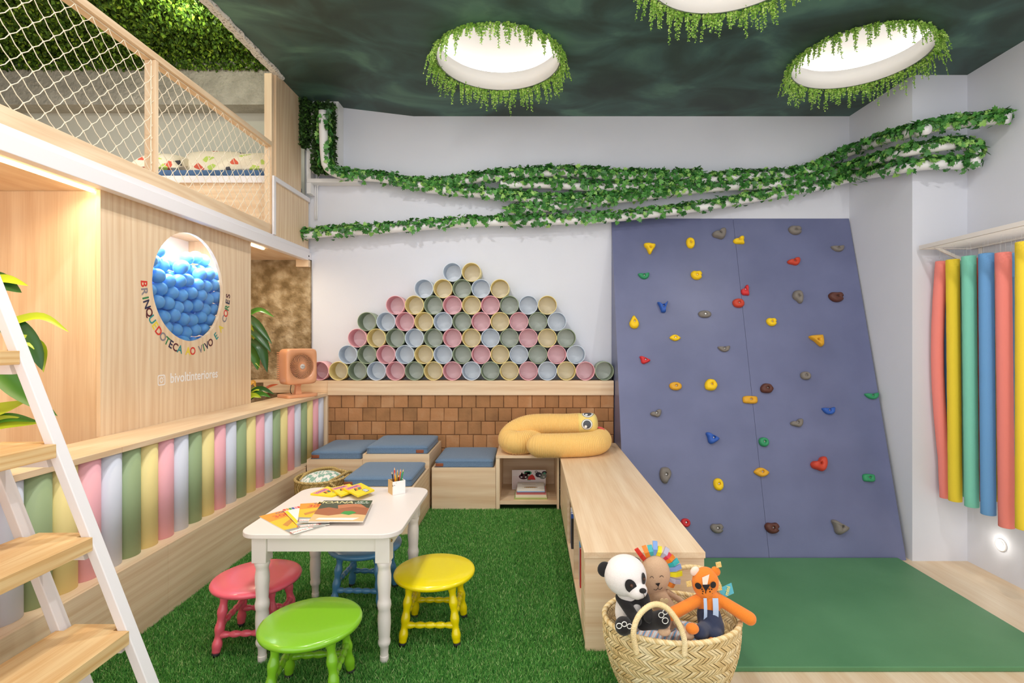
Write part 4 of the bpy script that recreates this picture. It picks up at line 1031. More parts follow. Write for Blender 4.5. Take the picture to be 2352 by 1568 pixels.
# ------------------------------------------------------------------ stools
def stool(c, name, x, y, rz, lab):
    m = paint('stool_'+name, c, .28, .02, 40, coat=.4); root = thing('round_stool', (0, 0, 0), lab, 'stool', 'painted round stools around the table')
    mb = MB(); mb.lathe([(0, .280), (.150, .279), (.185, .281), (.197, .289), (.2, .298), (.197, .306), (.185, .3115), (.10, .3125), (0, .3125)], 56, cap=False); mb.build('seat', m, root)
    leg = []
    for sx in (-1, 1):
        for sy in (-1, 1):
            a = Vector((sx*.100, sy*.100, .2815)); b = Vector((sx*.130, sy*.130, .0)); leg.append((a, b)); pts = []; rad = []
            for i in range(41):
                t = i/40; pts.append(a.lerp(b, t*.93)); rad.append(.0190+.0030*math.sin(t*PI*2*3.6+.6)*(1 if t < .95 else .4))
            mb = MB(); mb.tube(pts, rad, 16); lg = mb.build('leg', m, root)
            mb = MB(); mb.tube([a.lerp(b, .93), a.lerp(b, .995)+Vector((0, 0, .0005))], [.0180, .0168], 14); o = mb.build('rubber_foot', paint('black_rubber', '#17171a', .6), lg); o['label'] = 'black rubber foot'
    for (p, q, t) in ((0, 2, .66), (1, 3, .66), (0, 1, .52), (2, 3, .52)):
        a = leg[p][0].lerp(leg[p][1], t); b = leg[q][0].lerp(leg[q][1], t); pts = [a.lerp(b, i/40) for i in range(41)]
        rad = [.0105+.0052*abs(math.sin(i/40*PI*5)) for i in range(41)]; rad[0] = rad[-1] = .009
        mb = MB(); mb.tube(pts, rad, 12); mb.build('stretcher', m, root)
    root.location = (x, y, .0005); root.rotation_euler = (0, 0, rz); return root
stool('#f0d900', 'yellow', -.478, 2.60, 0, 'bright yellow round stool right of the white table')
stool('#f4667a', 'pink', -1.325, 2.53, .10, 'coral pink round stool left of the white table')
stool('#82bf26', 'green', -.895, 2.13, .12, 'lime green round stool nearest the camera')
stool('#4f88b3', 'blue', -.93, 2.94, -.05, 'blue round stool pushed under the white table')

# ------------------------------------------------------------------ ladder
def ladder():
    root = thing('loft_ladder', (-1.6, 1.6, 0), 'white ladder stair with pine treads leaning on the loft beam', 'ladder')
    slope = 2.56; Zf = 1.90; dpt = .048
    xr0 = -(881-  (1695.8-1568)/2.56)*Zf/F      # right front edge x on the grass
    top = CH+.789
    LW = paint('ladder_white', '#f2eef0', .45, .15, 30)
    def rail(xo, y0, z_top, name='rail', w=.036):
        zt = z_top; mb = MB()
        xa_ = lambda z: xo-z/slope
        mb.prism([(xa_(0)-w, 0.0005), (xa_(0), .0005), (xa_(zt), zt), (xa_(zt)-w, zt)], 1, y0, y0+dpt); mb.build(name, LW, root, bevel=.003)
    for y0 in (Zf, 1.25-dpt):
        rail(xr0, y0, top-.001); rail(xr0-.245, y0, top-.001)
    n = 0
    for z in (.053, .393, .733, 1.071, 1.41, 1.75, 2.09):
        xr = xr0-z/slope
        x1 = xr+.010; x0_ = x1-.268; xi1 = xr-.0375-.012; xi0 = xr-.245+.004+.012
        mb = MB(); mb.prism([(x0_, 1.2505), (x1, 1.2505), (x1, Zf-.0005), (xi1, Zf-.0005), (xi1, Zf+.045), (xi0, Zf+.045), (xi0, Zf-.0005), (x0_, Zf-.0005)], 2, z-.050, z)
        mb.build('tread', PINE_Y, root, bevel=.002)
        if z > .1:
            mb = MB(); zc = z-.0505; mb.prism([(xr-.0365+.0, zc), (xr-.0365+.03/slope, zc-.036), (xr-.24+.03/slope, zc-.036), (xr-.24, zc)], 1, Zf+.006, Zf+.036); cl = mb.build('cleat', LW, root)
            mb = MB(); mb.lathe([(.007, 0), (.006, .002), (0, .002)], 10, mtx=Matrix.Translation((xr-.13, Zf+.006, zc-.018)) @ Matrix.Rotation(PI/2, 4, 'X')); mb.build('screw', STEEL, cl)
ladder()

# ------------------------------------------------------------------ things on the table
# pencil cup
PCX, PCY = -.70, 2.86
def pencil_cup():
    p = P(910, 1139, 2.93); cx, cy = (909-VX)*2.88/F, 2.90
    mt = Matrix.Translation((cx, cy, TH+.0005)) @ Matrix.Rotation(.62, 4, 'Z'); s_ = .036; h = .072
    root = thing('pencil_cup', (cx, cy, TH), 'small square wooden pencil cup with white painted face on the table', 'pencil cup')
    WN = wood('cup_wood', '#ecc98d', '#c08f4c', 2, 5)
    def pan(x0, x1, y0, y1, z0, z1, m, nm, lab=None):
        mb = MB(); mb.box(x0, x1, y0, y1, z0, z1); mb.v = [tuple(mt @ Vector(v)) for v in mb.v]; o = mb.build(nm, m, root)
        if lab: o['label'] = lab
    sp = noisy('speckled_white', [(.30, '#6b6763'), (.34, '#f4f1ee'), (1, '#f7f4f1')], 45, 2, .6)
    t = .004
    pan(-s_, s_, -s_, -s_+t, 0, h, sp, 'front_wall', 'white speckled face'); pan(-s_, s_, s_-t, s_, 0, h, WN, 'back_wall')
    pan(-s_, -s_+t, -s_+t, s_-t, 0, h, WN, 'side_wall'); pan(s_-t, s_, -s_+t, s_-t, 0, h, sp, 'side_wall'); pan(-s_+t, s_-t, -s_+t, s_-t, 0, .004, WN, 'bottom')
    for (dx, dy, tx, ty, L, c, nm) in ((-.018, -.006, -.16, .0, .118, '#26242a', 'black'), (-.010, .008, -.05, .05, .135, '#e2402c', 'red'), (-.002, -.010, -.1, -.03, .110, '#f4b91e', 'yellow'),
                                   (.004, .008, .02, .06, .122, '#c9a83e', 'ochre'), (.012, -.004, .12, .0, .128, '#e8742c', 'orange'), (.016, .006, .22, .03, .120, '#3f9fd6', 'light blue'), (.008, -.012, .05, -.05, .10, '#5a2a22', 'brown'), (.018, -.010, .2, .02, .130, '#3a9a52', 'green')):
        b = mt @ Vector((dx*.6, dy*.6, .0055)); ax = Vector((tx, ty, 1)).normalized(); q = Vector((0, 0, 1)).rotation_difference(ax).to_matrix().to_4x4(); M_ = Matrix.Translation(b) @ q
        pr = thing('colored_pencil', b, '%s colored pencil standing in the wooden cup' % nm, 'pencil', 'colored pencils in the wooden cup')
        mb = MB(); mb.lathe([(0, 0), (.0036, 0), (.0036, L-.016)], 6, mtx=M_, smooth=False); mb.build('shaft', paint('pencil_'+nm.replace(' ', '_'), c, .35), pr)
        mb = MB(); mb.lathe([(.0036, L-.0158), (.0012, L-.004)], 6, mtx=M_, smooth=False); mb.build('sharpened_wood', paint('pencil_wood', '#e3bd8b', .7), pr)
        mb = MB(); mb.lathe([(.0012, L-.0039), (.0002, L)], 6, mtx=M_, smooth=False); mb.build('lead', paint('pencil_'+nm.replace(' ', '_'), c, .35), pr)
pencil_cup()
# flat printed items on the table
def quad_frame(pxs, z):
    """corner pixels on the horizontal plane z -> 3D points"""
    out = []
    for (px, py) in pxs: d = (CH-z)*F/(py-VY); out.append(Vector(((px-VX)*d/F, d, z)))
    return out
def flat_item(name, corners, t, z, mats, lab, cat, grp, art):
    """corners: top-left, top-right, bottom-right, bottom-left in photo pixels, laid on the table"""
    tl, tr, br, bl = quad_frame(corners, z)
    def f(a, b, dz=0):
        x, y = (a+1)/2, (b+1)/2; return (bl.lerp(br, x)).lerp(tl.lerp(tr, x), y)+Vector((0, 0, dz))
    u = ((tr-tl)+(br-bl)).normalized(); v = Vector((-u.y, u.x, 0))
    if v.dot(tl-bl) < 0: v = -v
    root = thing(name, f(0, 0), lab, cat, grp)
    mb = MB(); mb.add([f(a, b, dz) for dz in (0, t) for a, b in ((-1, -1), (1, -1), (1, 1), (-1, 1))], [(3, 2, 1, 0), (4, 5, 6, 7), (0, 1, 5, 4), (1, 2, 6, 5), (2, 3, 7, 6), (3, 0, 4, 7)])
    mb.build('box_body' if cat != 'magazine' else 'pages', mats[0], root)
    a = MB(); art(a, lambda x, y, l=0: f(x, y, t+.0003+l*.0002), u, v); a.build('cover_print', None, root); return root
PY = paint('pencil_box_yellow', '#f5dc1e', .35); IKR = paint('print_red', '#d94738', .5); IKB = paint('print_blue', '#2d4f9c', .5); IKG = paint('print_green', '#3f9a46', .5); IKW = paint('print_white', '#f4f1ea', .5); IKK = paint('print_black', '#28262a', .5); IKO = paint('print_orange', '#ee9a2f', .5); IKP = paint('print_pink', '#e98b98', .5)
def poly(mb, f, pts, mat, l=0): mb.add([f(x, y, l) for x, y in pts], [tuple(range(len(pts)))], mat)
def art_pencilbox(mb, f, u, v):
    poly(mb, f, [(-.95, .35), (.55, .35), (.55, .85), (-.95, .85)], IKP, 0)
    put_text(mb, 'COLOR', .02, f(-.2, .6, 1), u, v, IKB, bold=.0006, lift=.0001, fit=.07)
    for i, m_ in enumerate((IKK, IKR, IKO, IKG, IKB, IKR)): poly(mb, f, [(-.55+i*.13, -.15), (-.44+i*.13, -.15), (-.25+i*.13, .28), (-.36+i*.13, .28)], m_, 1)
    poly(mb, f, [(.05, -.85), (.5, -.85), (.5, -.3), (.05, -.3)], IKB, 1); poly(mb, f, [(.09, -.78), (.46, -.78), (.46, -.37), (.09, -.37)], IKW, 2)
    put_text(mb, '12', .016, f(.275, -.58, 3), u, v, IKB, bold=.0006, lift=.0001)
zt = TH+.0006
BXS = [([(713, 1137), (752, 1120), (792, 1133), (762, 1142)], 'yellow box of coloring pencils, leftmost and lowest of three'), ([(759, 1124), (803, 1114), (822, 1128), (783, 1141)], 'yellow box of coloring pencils between the other two'), ([(788, 1124), (829, 1112), (860, 1128), (822, 1142)], 'yellow box of coloring pencils, rightmost on top')]
for i, (c, lab) in enumerate(BXS): flat_item('pencil_box', c, .009, zt+i*.0105, [PY], lab, 'pencil box', 'yellow pencil boxes on the white table', art_pencilbox)
def art_yellow(mb, f, u, v):
    poly(mb, f, [(-1, -1), (1, -1), (1, 1), (-1, 1)], paint('cover_yellow', '#f3c52e', .35), 0)
    poly(mb, f, [(-1, .35), (1, .5), (1, 1), (-1, 1)], IKO, 1)
    poly(mb, f, [(-1, -1), (1, -1), (1, -.5), (.3, -.38), (-.3, -.55), (-1, -.48)], paint('cover_grey', '#9a9c98', .4), 1)
    poly(mb, f, [(-.6, -.3), (.2, .05), (.9, .1), (.9, .25), (.1, .2), (-.7, -.1)], paint('cover_tan', '#cf8b3c', .4), 2)
    poly(mb, f, [(-.9, -.93), (.3, -.93), (.3, -.68), (-.9, -.68)], IKW, 3)
    put_text(mb, 'Divirta-se', .028, f(-.3, -.81, 4), u, v, IKR, lift=.0001, fit=.10)
    put_text(mb, '300', .055, f(.0, .62, 3), u, v, IKR, bold=.0005, lift=.0001); put_text(mb, 'COLORIR', .022, f(.45, .88, 3), u, v, IKB, bold=.0006, lift=.0001)
def art_notebook(mb, f, u, v):
    poly(mb, f, [(-1, -1), (1, -1), (1, 1), (-1, 1)], IKW, 0)
    for i, m_ in enumerate((IKR, IKO, IKG, IKB, IKP, IKR, IKG, IKB)): poly(mb, f, [(-1+i*.25, .75), (-.78+i*.25, .75), (-.78+i*.25, 1), (-1+i*.25, 1)], m_, 1)
    poly(mb, f, [(-1, -1), (-.72, -1), (-.72, .7), (-1, .7)], PY, 1); poly(mb, f, [(.0, -.5), (.5, -.7), (.6, -.2), (.1, -.1)], paint('cover_grey', '#9a9c98', .4), 1)
def art_island(mb, f, u, v):
    poly(mb, f, [(-1, -1), (1, -1), (1, 1), (-1, 1)], paint('cover_olive', '#3f4a33', .35), 0)
    poly(mb, f, [(-1, -1), (1, -1), (1, -.45), (.2, -.3), (-.4, -.5), (-1, -.35)], paint('cover_sand', '#e3bf86', .4), 1)
    poly(mb, f, [(-1, -.35), (-.4, -.5), (.2, -.3), (1, -.45), (1, .2), (.4, .35), (-.2, .15), (-.6, .3), (-1, .1)], paint('cover_rust', '#a8623c', .4), 1)
    poly(mb, f, [(-.2, .15), (.4, .35), (.9, .22), (.6, .6), (.1, .62), (-.3, .5)], paint('cover_clay', '#c47b52', .4), 2)
    poly(mb, f, [(.0, -.32), (.35, -.45), (.6, -.25), (.4, -.08), (.1, -.1)], IKG, 3)
    poly(mb, f, [(-.8, -.85), (.6, -.9), (.8, -.7), (-.7, -.7)], IKW, 2)
    put_text(mb, 'MOANA', .05, f(-.45, .78, 3), u, v, paint('cover_cream', '#efe3a8', .4), bold=.0006, lift=.0001)
    poly(mb, f, [(.62+.3*math.cos(a*PI/8), .78+.19*math.sin(a*PI/8)) for a in range(16)], paint('cover_dgreen', '#2f5a32', .4), 2)
    put_text(mb, 'Ler e', .024, f(.62, .85, 4), u, v, IKW, bold=.0005, lift=.0001); put_text(mb, 'Colorir', .024, f(.62, .70, 4), u, v, IKW, bold=.0005, lift=.0001)
GRP = 'coloring magazines fanned on the white table'; PG = paint('paper', '#efe8dc', .9)
flat_item('magazine', [(595, 1187), (672, 1168), (748, 1209), (675, 1231)], .003, zt, [PG], 'yellow coloring magazine at the far left and bottom of the fan', 'magazine', GRP, art_yellow)
flat_item('magazine', [(668, 1182), (740, 1174), (757, 1205), (687, 1214)], .003, zt+.0038, [PG], 'magazine edge showing lowest under the dark-covered one', 'magazine', GRP, art_yellow)
flat_item('magazine', [(649, 1171), (700, 1161), (736, 1193), (681, 1204)], .003, zt+.0076, [PG], 'white activity book with a rainbow strip, between the yellow magazines', 'magazine', GRP, art_notebook)
flat_item('magazine', [(690, 1158), (765, 1153), (757, 1200), (683, 1201)], .003, zt+.0114, [PG], 'yellow coloring magazine tucked under the left edge of the dark one', 'magazine', GRP, art_yellow)
flat_item('magazine', [(744, 1151), (856, 1150.5), (834, 1199), (708, 1199)], .004, zt+.0152, [PG], 'dark olive covered magazine on top of the fan', 'magazine', GRP, art_island)

# ------------------------------------------------------------------ fan
def fan():
    c = P(686, 897, 4.70); cx, cy = -2.112, 4.735; rz = -.0
    ang = math.radians(55)     # face normal turned from -Y toward +X
    M_ = Matrix.Translation((cx, cy, LZ+.0005)) @ Matrix.Rotation(ang, 4, 'Z')
    root = thing('table_fan', (cx, cy, LZ), 'square peach coloured table fan on the left ledge', 'fan')
    PEA = paint('peach_plastic', '#e9a67a', .35, coat=.2)
    def put(mb, nm, mat=PEA, **kw):
        mb.v = [tuple(M_ @ Vector(v)) for v in mb.v]; return mb.build(nm, mat, root, **kw)
    mb = MB(); mb.prism(rrect2(0, 0, .148, .100, .03, 6), 2, 0, .028); put(mb, 'base', bevel=.005, bseg=3)
    mb = MB(); mb.add([(-.03, -.022, .022), (.03, -.022, .022), (.03, .022, .022), (-.03, .022, .022), (-.018, -.012, .115), (.018, -.012, .115), (.018, .012, .115), (-.018, .012, .118)], [(0,1,2,3),(4,5,6,7),(0,1,5,4),(1,2,6,5),(2,3,7,6),(3,0,4,7)]); put(mb, 'stand', bevel=.003)
    mb = MB(); mb.box(-.026, .026, -.018, .018, .098, .125); put(mb, 'hinge', bevel=.004)
    # housing: square shell with a round opening
    W_, H_ = .148, .160; zc = .105+H_+.01; D0, D1 = -.075, .065; n = 64
    tl = Matrix.Translation((0, 0, zc))
    sq = []
    for i in range(64):
        a = 2*PI*(i+.5)/64; e_ = 9; k0 = (abs(math.cos(a)/W_)**e_+abs(math.sin(a)/H_)**e_)**(-1/e_); sq.append((k0*math.cos(a), k0*math.sin(a)))
    def ringv(s_, y, pts=None): return [Vector((p[0]*s_, y, zc+p[1]*s_)) for p in (pts or sq)]
    cr = .112; cir = []
    for p in sq: a = math.atan2(p[1], p[0]); cir.append((cr*math.cos(a), cr*math.sin(a)))
    rings = [ringv(1, .0, cir), ringv(.985, 0, cir), None]
    R = [ [Vector((p[0], D0+.03, zc+p[1])) for p in cir], [Vector((p[0], D0+.002, zc+p[1])) for p in cir], [Vector((p[0]*.93, D0, zc+p[1]*.93)) for p in sq], [Vector((p[0]*.985, D0+.006, zc+p[1]*.985)) for p in sq], [Vector((p[0], D0+.022, zc+p[1])) for p in sq],
          [Vector((p[0], D1-.02, zc+p[1])) for p in sq], [Vector((p[0]*.95, D1, zc+p[1]*.95)) for p in sq]]
    vs = [v for r_ in R for v in r_]; fs = []
    for k_ in range(len(R)-1):
        for i in range(64): j = (i+1) % 64; fs.append((k_*64+i, k_*64+j, (k_+1)*64+j, (k_+1)*64+i))
    mb = MB(); mb.add(vs, fs, None, True); put(mb, 'housing')
    mb = MB(); mb.add([Vector((p[0]*.949, D1-.001, zc+p[1]*.949)) for p in sq], [tuple(range(64))]); put(mb, 'rear_cover')
    mb = MB()
    for i in range(14):
        z_ = zc-.12+i*.0185; 
        for x_ in (-W_-.001, W_+.001): mb.box(x_-.004, x_+.004, D1-.016, D1+.012, z_, z_+.009)
        mb.box(-.12, .12, D1, D1+.012, z_, z_+.009)
    put(mb, 'rear_grille')
    mb = MB(); mb.lathe([(.104, 0), (0, 0)], 40, mtx=Matrix.Translation((0, D0+.05, zc)) @ Matrix.Rotation(PI/2, 4, 'X'), cap=False); put(mb, 'inner_shade', paint('fan_inner_shade', '#1e0f09', .8))  # dark disc painted in place of the shade inside the housing
    mb = MB()
    for b in range(5):
        a0 = 2*PI*b/5; vs = []
        for r_ in (.02, .05, .08, .098):
            for t, yy in ((-.42, .012), (.42, -.004)): a = a0+t*(.5+.5*r_/.1); vs.append((r_*math.cos(a), D0+.034+yy, zc+r_*math.sin(a)))
        mb.add(vs, [(i*2, i*2+1, i*2+3, i*2+2) for i in range(3)], None, True)
    put(mb, 'blade', paint('fan_blade_shaded', '#5e321f', .5))  # blade colour darkened to carry the shade behind the grille
    mb = MB()
    for i in range(44):
        a0 = 2*PI*i/44; pts = []
        for k_ in range(9):
            t = k_/8; r_ = .020+(.112-.020)*t; a = a0-.95*t**1.1; pts.append((r_*math.cos(a), D0+.003-.004*math.sin(PI*t), zc+r_*math.sin(a)))
        mb.tube(pts, .0023, 6, cap=False)
    put(mb, 'front_grille')
    mb = MB(); mb.lathe([(.0, .008), (.018, .008), (.0225, .005), (.023, 0)], 28, mtx=Matrix.Translation((0, D0-.001, zc)) @ Matrix.Rotation(PI/2, 4, 'X'), cap=False); o = put(mb, 'hub_cap', paint('hub_silver', '#d9cfc8', .35)); o['label'] = 'silver hub cap'
    mb = MB(); u = M_.to_3x3() @ Vector((1, 0, 0)); put_text(mb, '30cm', .014, M_ @ Vector((0, D0-.0095, zc)), u, (0, 0, 1), paint('hub_print', '#8a8480', .5), bold=.0003, lift=.0002)
    mb.build('hub_print', None, root)
    mb = MB(); mb.tube(spline([M_ @ Vector((-.06, .0, .12)), M_ @ Vector((-.065, .01, .06)), M_ @ Vector((-.045, .02, .024))], 6), .003, 6); mb.build('cord', DARK, root)
fan()

# ------------------------------------------------------------------ plants
def blade(mb, pts, w, mat=None, n=14, droop=.25, face=Vector((0, -1, .35))):
    P_ = resample(spline(pts, 8), sum((Vector(b)-Vector(a)).length for a, b in zip(pts, pts[1:]))/n); m = len(P_); vs = []; fs = []
    for i, p in enumerate(P_):
        t = i/(m-1); ww = w*(math.sin(PI*min(1, t**.75*.985+.015))**.8)*(1-.15*t)+.001
        tg_ = (P_[min(i+1, m-1)]-P_[max(i-1, 0)]).normalized(); sd = tg_.cross(face).normalized(); up_ = sd.cross(tg_).normalized()
        if up_.dot(face) < 0: up_ = -up_
        vs += [p-sd*ww/2+up_*ww*droop, p, p+sd*ww/2+up_*ww*droop]
    for i in range(m-1):
        for k_ in range(2): a = i*3+k_; fs.append((a, a+1, a+4, a+3))
    mb.add(vs, fs, mat, True)
LG = paint('leaf_green', '#3f7a22', .35, vary=.3); LD = paint('leaf_dark', '#2a5a26', .3, vary=.25); LY = paint('leaf_lime', '#b3c92e', .35, vary=.2)
def pl(px, py, d): return P(px, py, d)
def plant(name, loc, lab, blades, potc='#8b5a3c'):
    root = thing(name, loc, lab, 'plant', 'broad-leaved plants in the niches'); x, y, z = loc
    mb = MB(); mb.lathe([(.0, 0), (.07, 0), (.09, .13), (.095, .135), (.085, .135), (.08, .12), (0, .12)], 24, mtx=Matrix.Translation(loc), cap=False); mb.build('pot', paint('terracotta_pot', potc, .8), root)
    mb = MB(); base = Vector((x, y, z+.12))
    for b in blades: mb.tube([base, base.lerp(Vector(b[0][0]), .6)+Vector((0, 0, .04)), Vector(b[0][0])], .004, 6, mat=LD)
    mb.build('stems', None, root)
    for b in blades:
        mb = MB(); blade(mb, b[0], b[1], face=b[3] if len(b) > 3 else Vector((.3, -1, .5))); o = mb.build('leaf', b[2], root)
# planter troughs behind the ledge
tag(MB().box(-3.28, AP-.001, .8, 2.798, .60, .62).build('planter_base', WY), 'planter trough floor behind the left ledge', 'planter')
tag(MB().box(-2.9, AP-.001, 4.272, 5.0, .60, .62).build('planter_base', WY), 'planter trough floor behind the ledge next to the fan', 'planter')
d = 2.45
plant('leafy_plant', (-2.75, 2.42, .621), 'broad-leaved green plant in the left niche behind the ladder', [
    ([pl(-40, 660, d), pl(10, 642, d), pl(65, 656, d)], .05, LY), ([pl(-40, 640, d), pl(5, 650, d), pl(50, 672, d)], .09, LD),
    ([pl(-20, 760, d), pl(40, 738, d), pl(100, 728, d), pl(158, 762, d)], .045, LY), ([pl(0, 730, d), pl(50, 768, d), pl(85, 810, d), pl(97, 850, d)], .105, LD),
    ([pl(40, 770, d-.01), pl(95, 800, d+.02), pl(100, 855, d+.02)], .05, LY), ([pl(-20, 830, d), pl(30, 880, d), pl(80, 920, d), pl(132, 955, d)], .095, LG),
    ([pl(-50, 955, d), pl(10, 940, d), pl(64, 920, d)], .07, LY), ([pl(-60, 990, d), pl(10, 972, d), pl(88, 972, d)], .075, LY), ([pl(-50, 980, d), pl(20, 960, d), pl(90, 968, d)], .05, LG)])
d = 4.62
plant('leafy_plant', (-2.66, 4.62, .621), 'dark green broad-leaved plant in the niche beside the fan', [
    ([pl(560, 730, d), pl(595, 712, d), pl(630, 728, d)], .05, LG), ([pl(560, 720, d), pl(590, 745, d), pl(625, 790, d)], .07, LD), ([pl(565, 750, d), pl(595, 770, d), pl(622, 808, d)], .09, LD),
    ([pl(570, 780, d), pl(600, 800, d), pl(614, 855, d)], .09, LD), ([pl(560, 790, d), pl(585, 820, d), pl(592, 850, d)], .10, LG), ([pl(555, 800, d), pl(582, 825, d), pl(598, 845, d)], .04, LY), ([pl(560, 735, d), pl(576, 760, d), pl(583, 780, d)], .06, LY)])
plant('low_plant', (-2.50, 4.40, .621), 'low striped green plant peeking over the ledge left of the fan', [
    ([pl(570, 905, 4.45), pl(600, 893, 4.45), pl(630, 905, 4.45)], .05, LD), ([pl(570, 912, 4.42), pl(600, 905, 4.42), pl(622, 912, 4.42)], .05, LG), ([pl(575, 900, 4.45), pl(590, 893, 4.45), pl(612, 898, 4.45)], .04, LY), ([pl(565, 915, 4.4), pl(583, 908, 4.4), pl(600, 913, 4.4)], .05, LY),
    ([pl(604, 897, 4.47), pl(620, 887, 4.5), pl(640, 882, 4.5)], .025, paint('leaf_red', '#b5532e', .4)), ([pl(575, 885, 4.47), pl(582, 876, 4.5), pl(588, 890, 4.5)], .03, paint('leaf_orange', '#dca032', .4))])

# ------------------------------------------------------------------ ivy, pipes, ceiling fronds
IV = [(0, 0, 0), (-.30, -.12, .05), (-.55, .18, 0), (-.30, .38, .04), (-.36, .70, 0), (-.12, .66, .05), (0, 1.05, 0), (.12, .66, .05), (.36, .70, 0), (.30, .38, .04), (.55, .18, 0), (.30, -.12, .05), (0, .38, -.06)]
IVF = [(12, i, i+1) for i in range(0, 11)]+[(12, 11, 0)]
IVY = island('ivy_leaf', [(0, '#2a5f28'), (.45, '#3f8138'), (.8, '#62a64a'), (1, '#a3cf6c')], .4)
def wallpts(px):
    out = []
    for q_ in px:
        x, y = q_[0], q_[1]
        if len(q_) > 2: X = q_[2]; out.append(PX(x, y, X)); continue
        if x <= 1900: out.append(P(x, y, 5.12))
        else: out.append(PX(x, y, min(3.12, 3.12)) if x > 1930 else P(x, y, 5.08))
    return out
def garland(px, lab, n, rad=.058, pipe=True, plab=None, spread=1.0, size=(.034, .058), pr=.040):
    n = int(n*1.2); pts = resample(spline(wallpts(px), 8), .04)
    if pipe:
        mb = MB(); mb.tube(pts, pr, 14); tag(mb.build('white_pipe', WHITE), plab, 'pipe', 'white pipes under the ivy')
    A = np.array([tuple(p) for p in pts]); T = np.gradient(A, axis=0); T /= np.linalg.norm(T, axis=1, keepdims=True)
    i = rng.integers(0, len(A)-1, n); f_ = rng.random(n)[:, None]; base = A[i]*(1-f_)+A[i+1]*f_; t = T[i]
    a = rng.normal(2.0, .95, n)*spread      # angle: 0 = toward back, pi/2 up, pi toward the viewer
    back = np.stack([-t[:, 1], t[:, 0], np.zeros(n)], 1); back /= np.linalg.norm(back, axis=1, keepdims=True)+1e-9
    back = np.where((back[:, 1:2] < 0) & (np.abs(back[:, 1:2]) > .2), -back, back); upv = np.cross(t, back); upv = np.where(upv[:, 2:3] < 0, -upv, upv)
    rr = rad*rng.uniform(.8, 1.15, n)[:, None]
    out = (-back*np.sin(a)[:, None]*1+upv*np.cos(a)[:, None]*-1) if False else (back*np.cos(a)[:, None]+upv*np.sin(a)[:, None])
    pos = base+out*rr+rng.normal(0, .006, (n, 3))
    nr = out+unit(n)*.55; up = unit(n); up[:, 2] -= .35
    o = cloud('ivy_garland', IV, IVF, pos, nr, up, rng.uniform(size[0], size[1], n), IVY)
    tag(o, lab, 'ivy garland', 'ivy garlands along the wall pipes')
garland([(742, 255, -1.955), (743, 300, -1.955), (745, 350, -1.955), (752, 385, -1.94), (785, 402, -1.83), (830, 406), (880, 410), (960, 425), (1040, 420), (1110, 408), (1180, 402), (1290, 396), (1400, 403), (1500, 405), (1610, 405)], 'ivy garland running down the corner and along the highest pipe on the left', 1700, plab='white pipe coming down the corner and along the wall, highest on the left')
garland([(980, 434), (1060, 440), (1150, 450), (1240, 458), (1330, 460), (1430, 452), (1500, 440), (1580, 425), (1650, 410), (1740, 404), (1820, 402), (1880, 383), (1950, 350), (2060, 312), (2130, 297)], 'ivy garland on the pipe that sags mid wall then climbs to the right pier', 1700, plab='white pipe that sags mid wall and climbs to the right pier', spread=1)
garland([(1150, 424), (1260, 424), (1360, 430), (1460, 428), (1540, 428)], 'short ivy garland between the two upper pipes, above the cups', 420, plab='short white pipe between the two upper pipes')
garland([(1160, 488), (1270, 475), (1380, 462), (1480, 450), (1580, 437), (1680, 428), (1780, 424), (1880, 408), (1950, 388), (2060, 355), (2150, 337, 3.3), (2215, 332, 3.55), (2240, 350, 3.60), (2236, 385, 3.60)], 'ivy garland on the third pipe, curling down at its right end', 1450, plab='third white pipe, ending on the right wall')
garland([(690, 541), (760, 534), (850, 529), (940, 522), (1040, 514), (1120, 510), (1210, 509), (1300, 506), (1400, 501), (1500, 491), (1600, 478), (1700, 461), (1790, 444), (1880, 428), (1950, 410), (2060, 389), (2140, 378, 3.3), (2225, 378, 3.6)], 'ivy garland on the lowest pipe, starting at the loft beam', 1550, plab='lowest white pipe, crossing the whole wall above the climbing board')
garland([(2105, 302, 3.18), (2150, 292, 3.32), (2200, 283, 3.45), (2260, 276, 3.55), (2318, 271, 3.62)], 'short ivy garland at the far right under the ceiling', 330, plab='short white pipe at the far right under the ceiling')

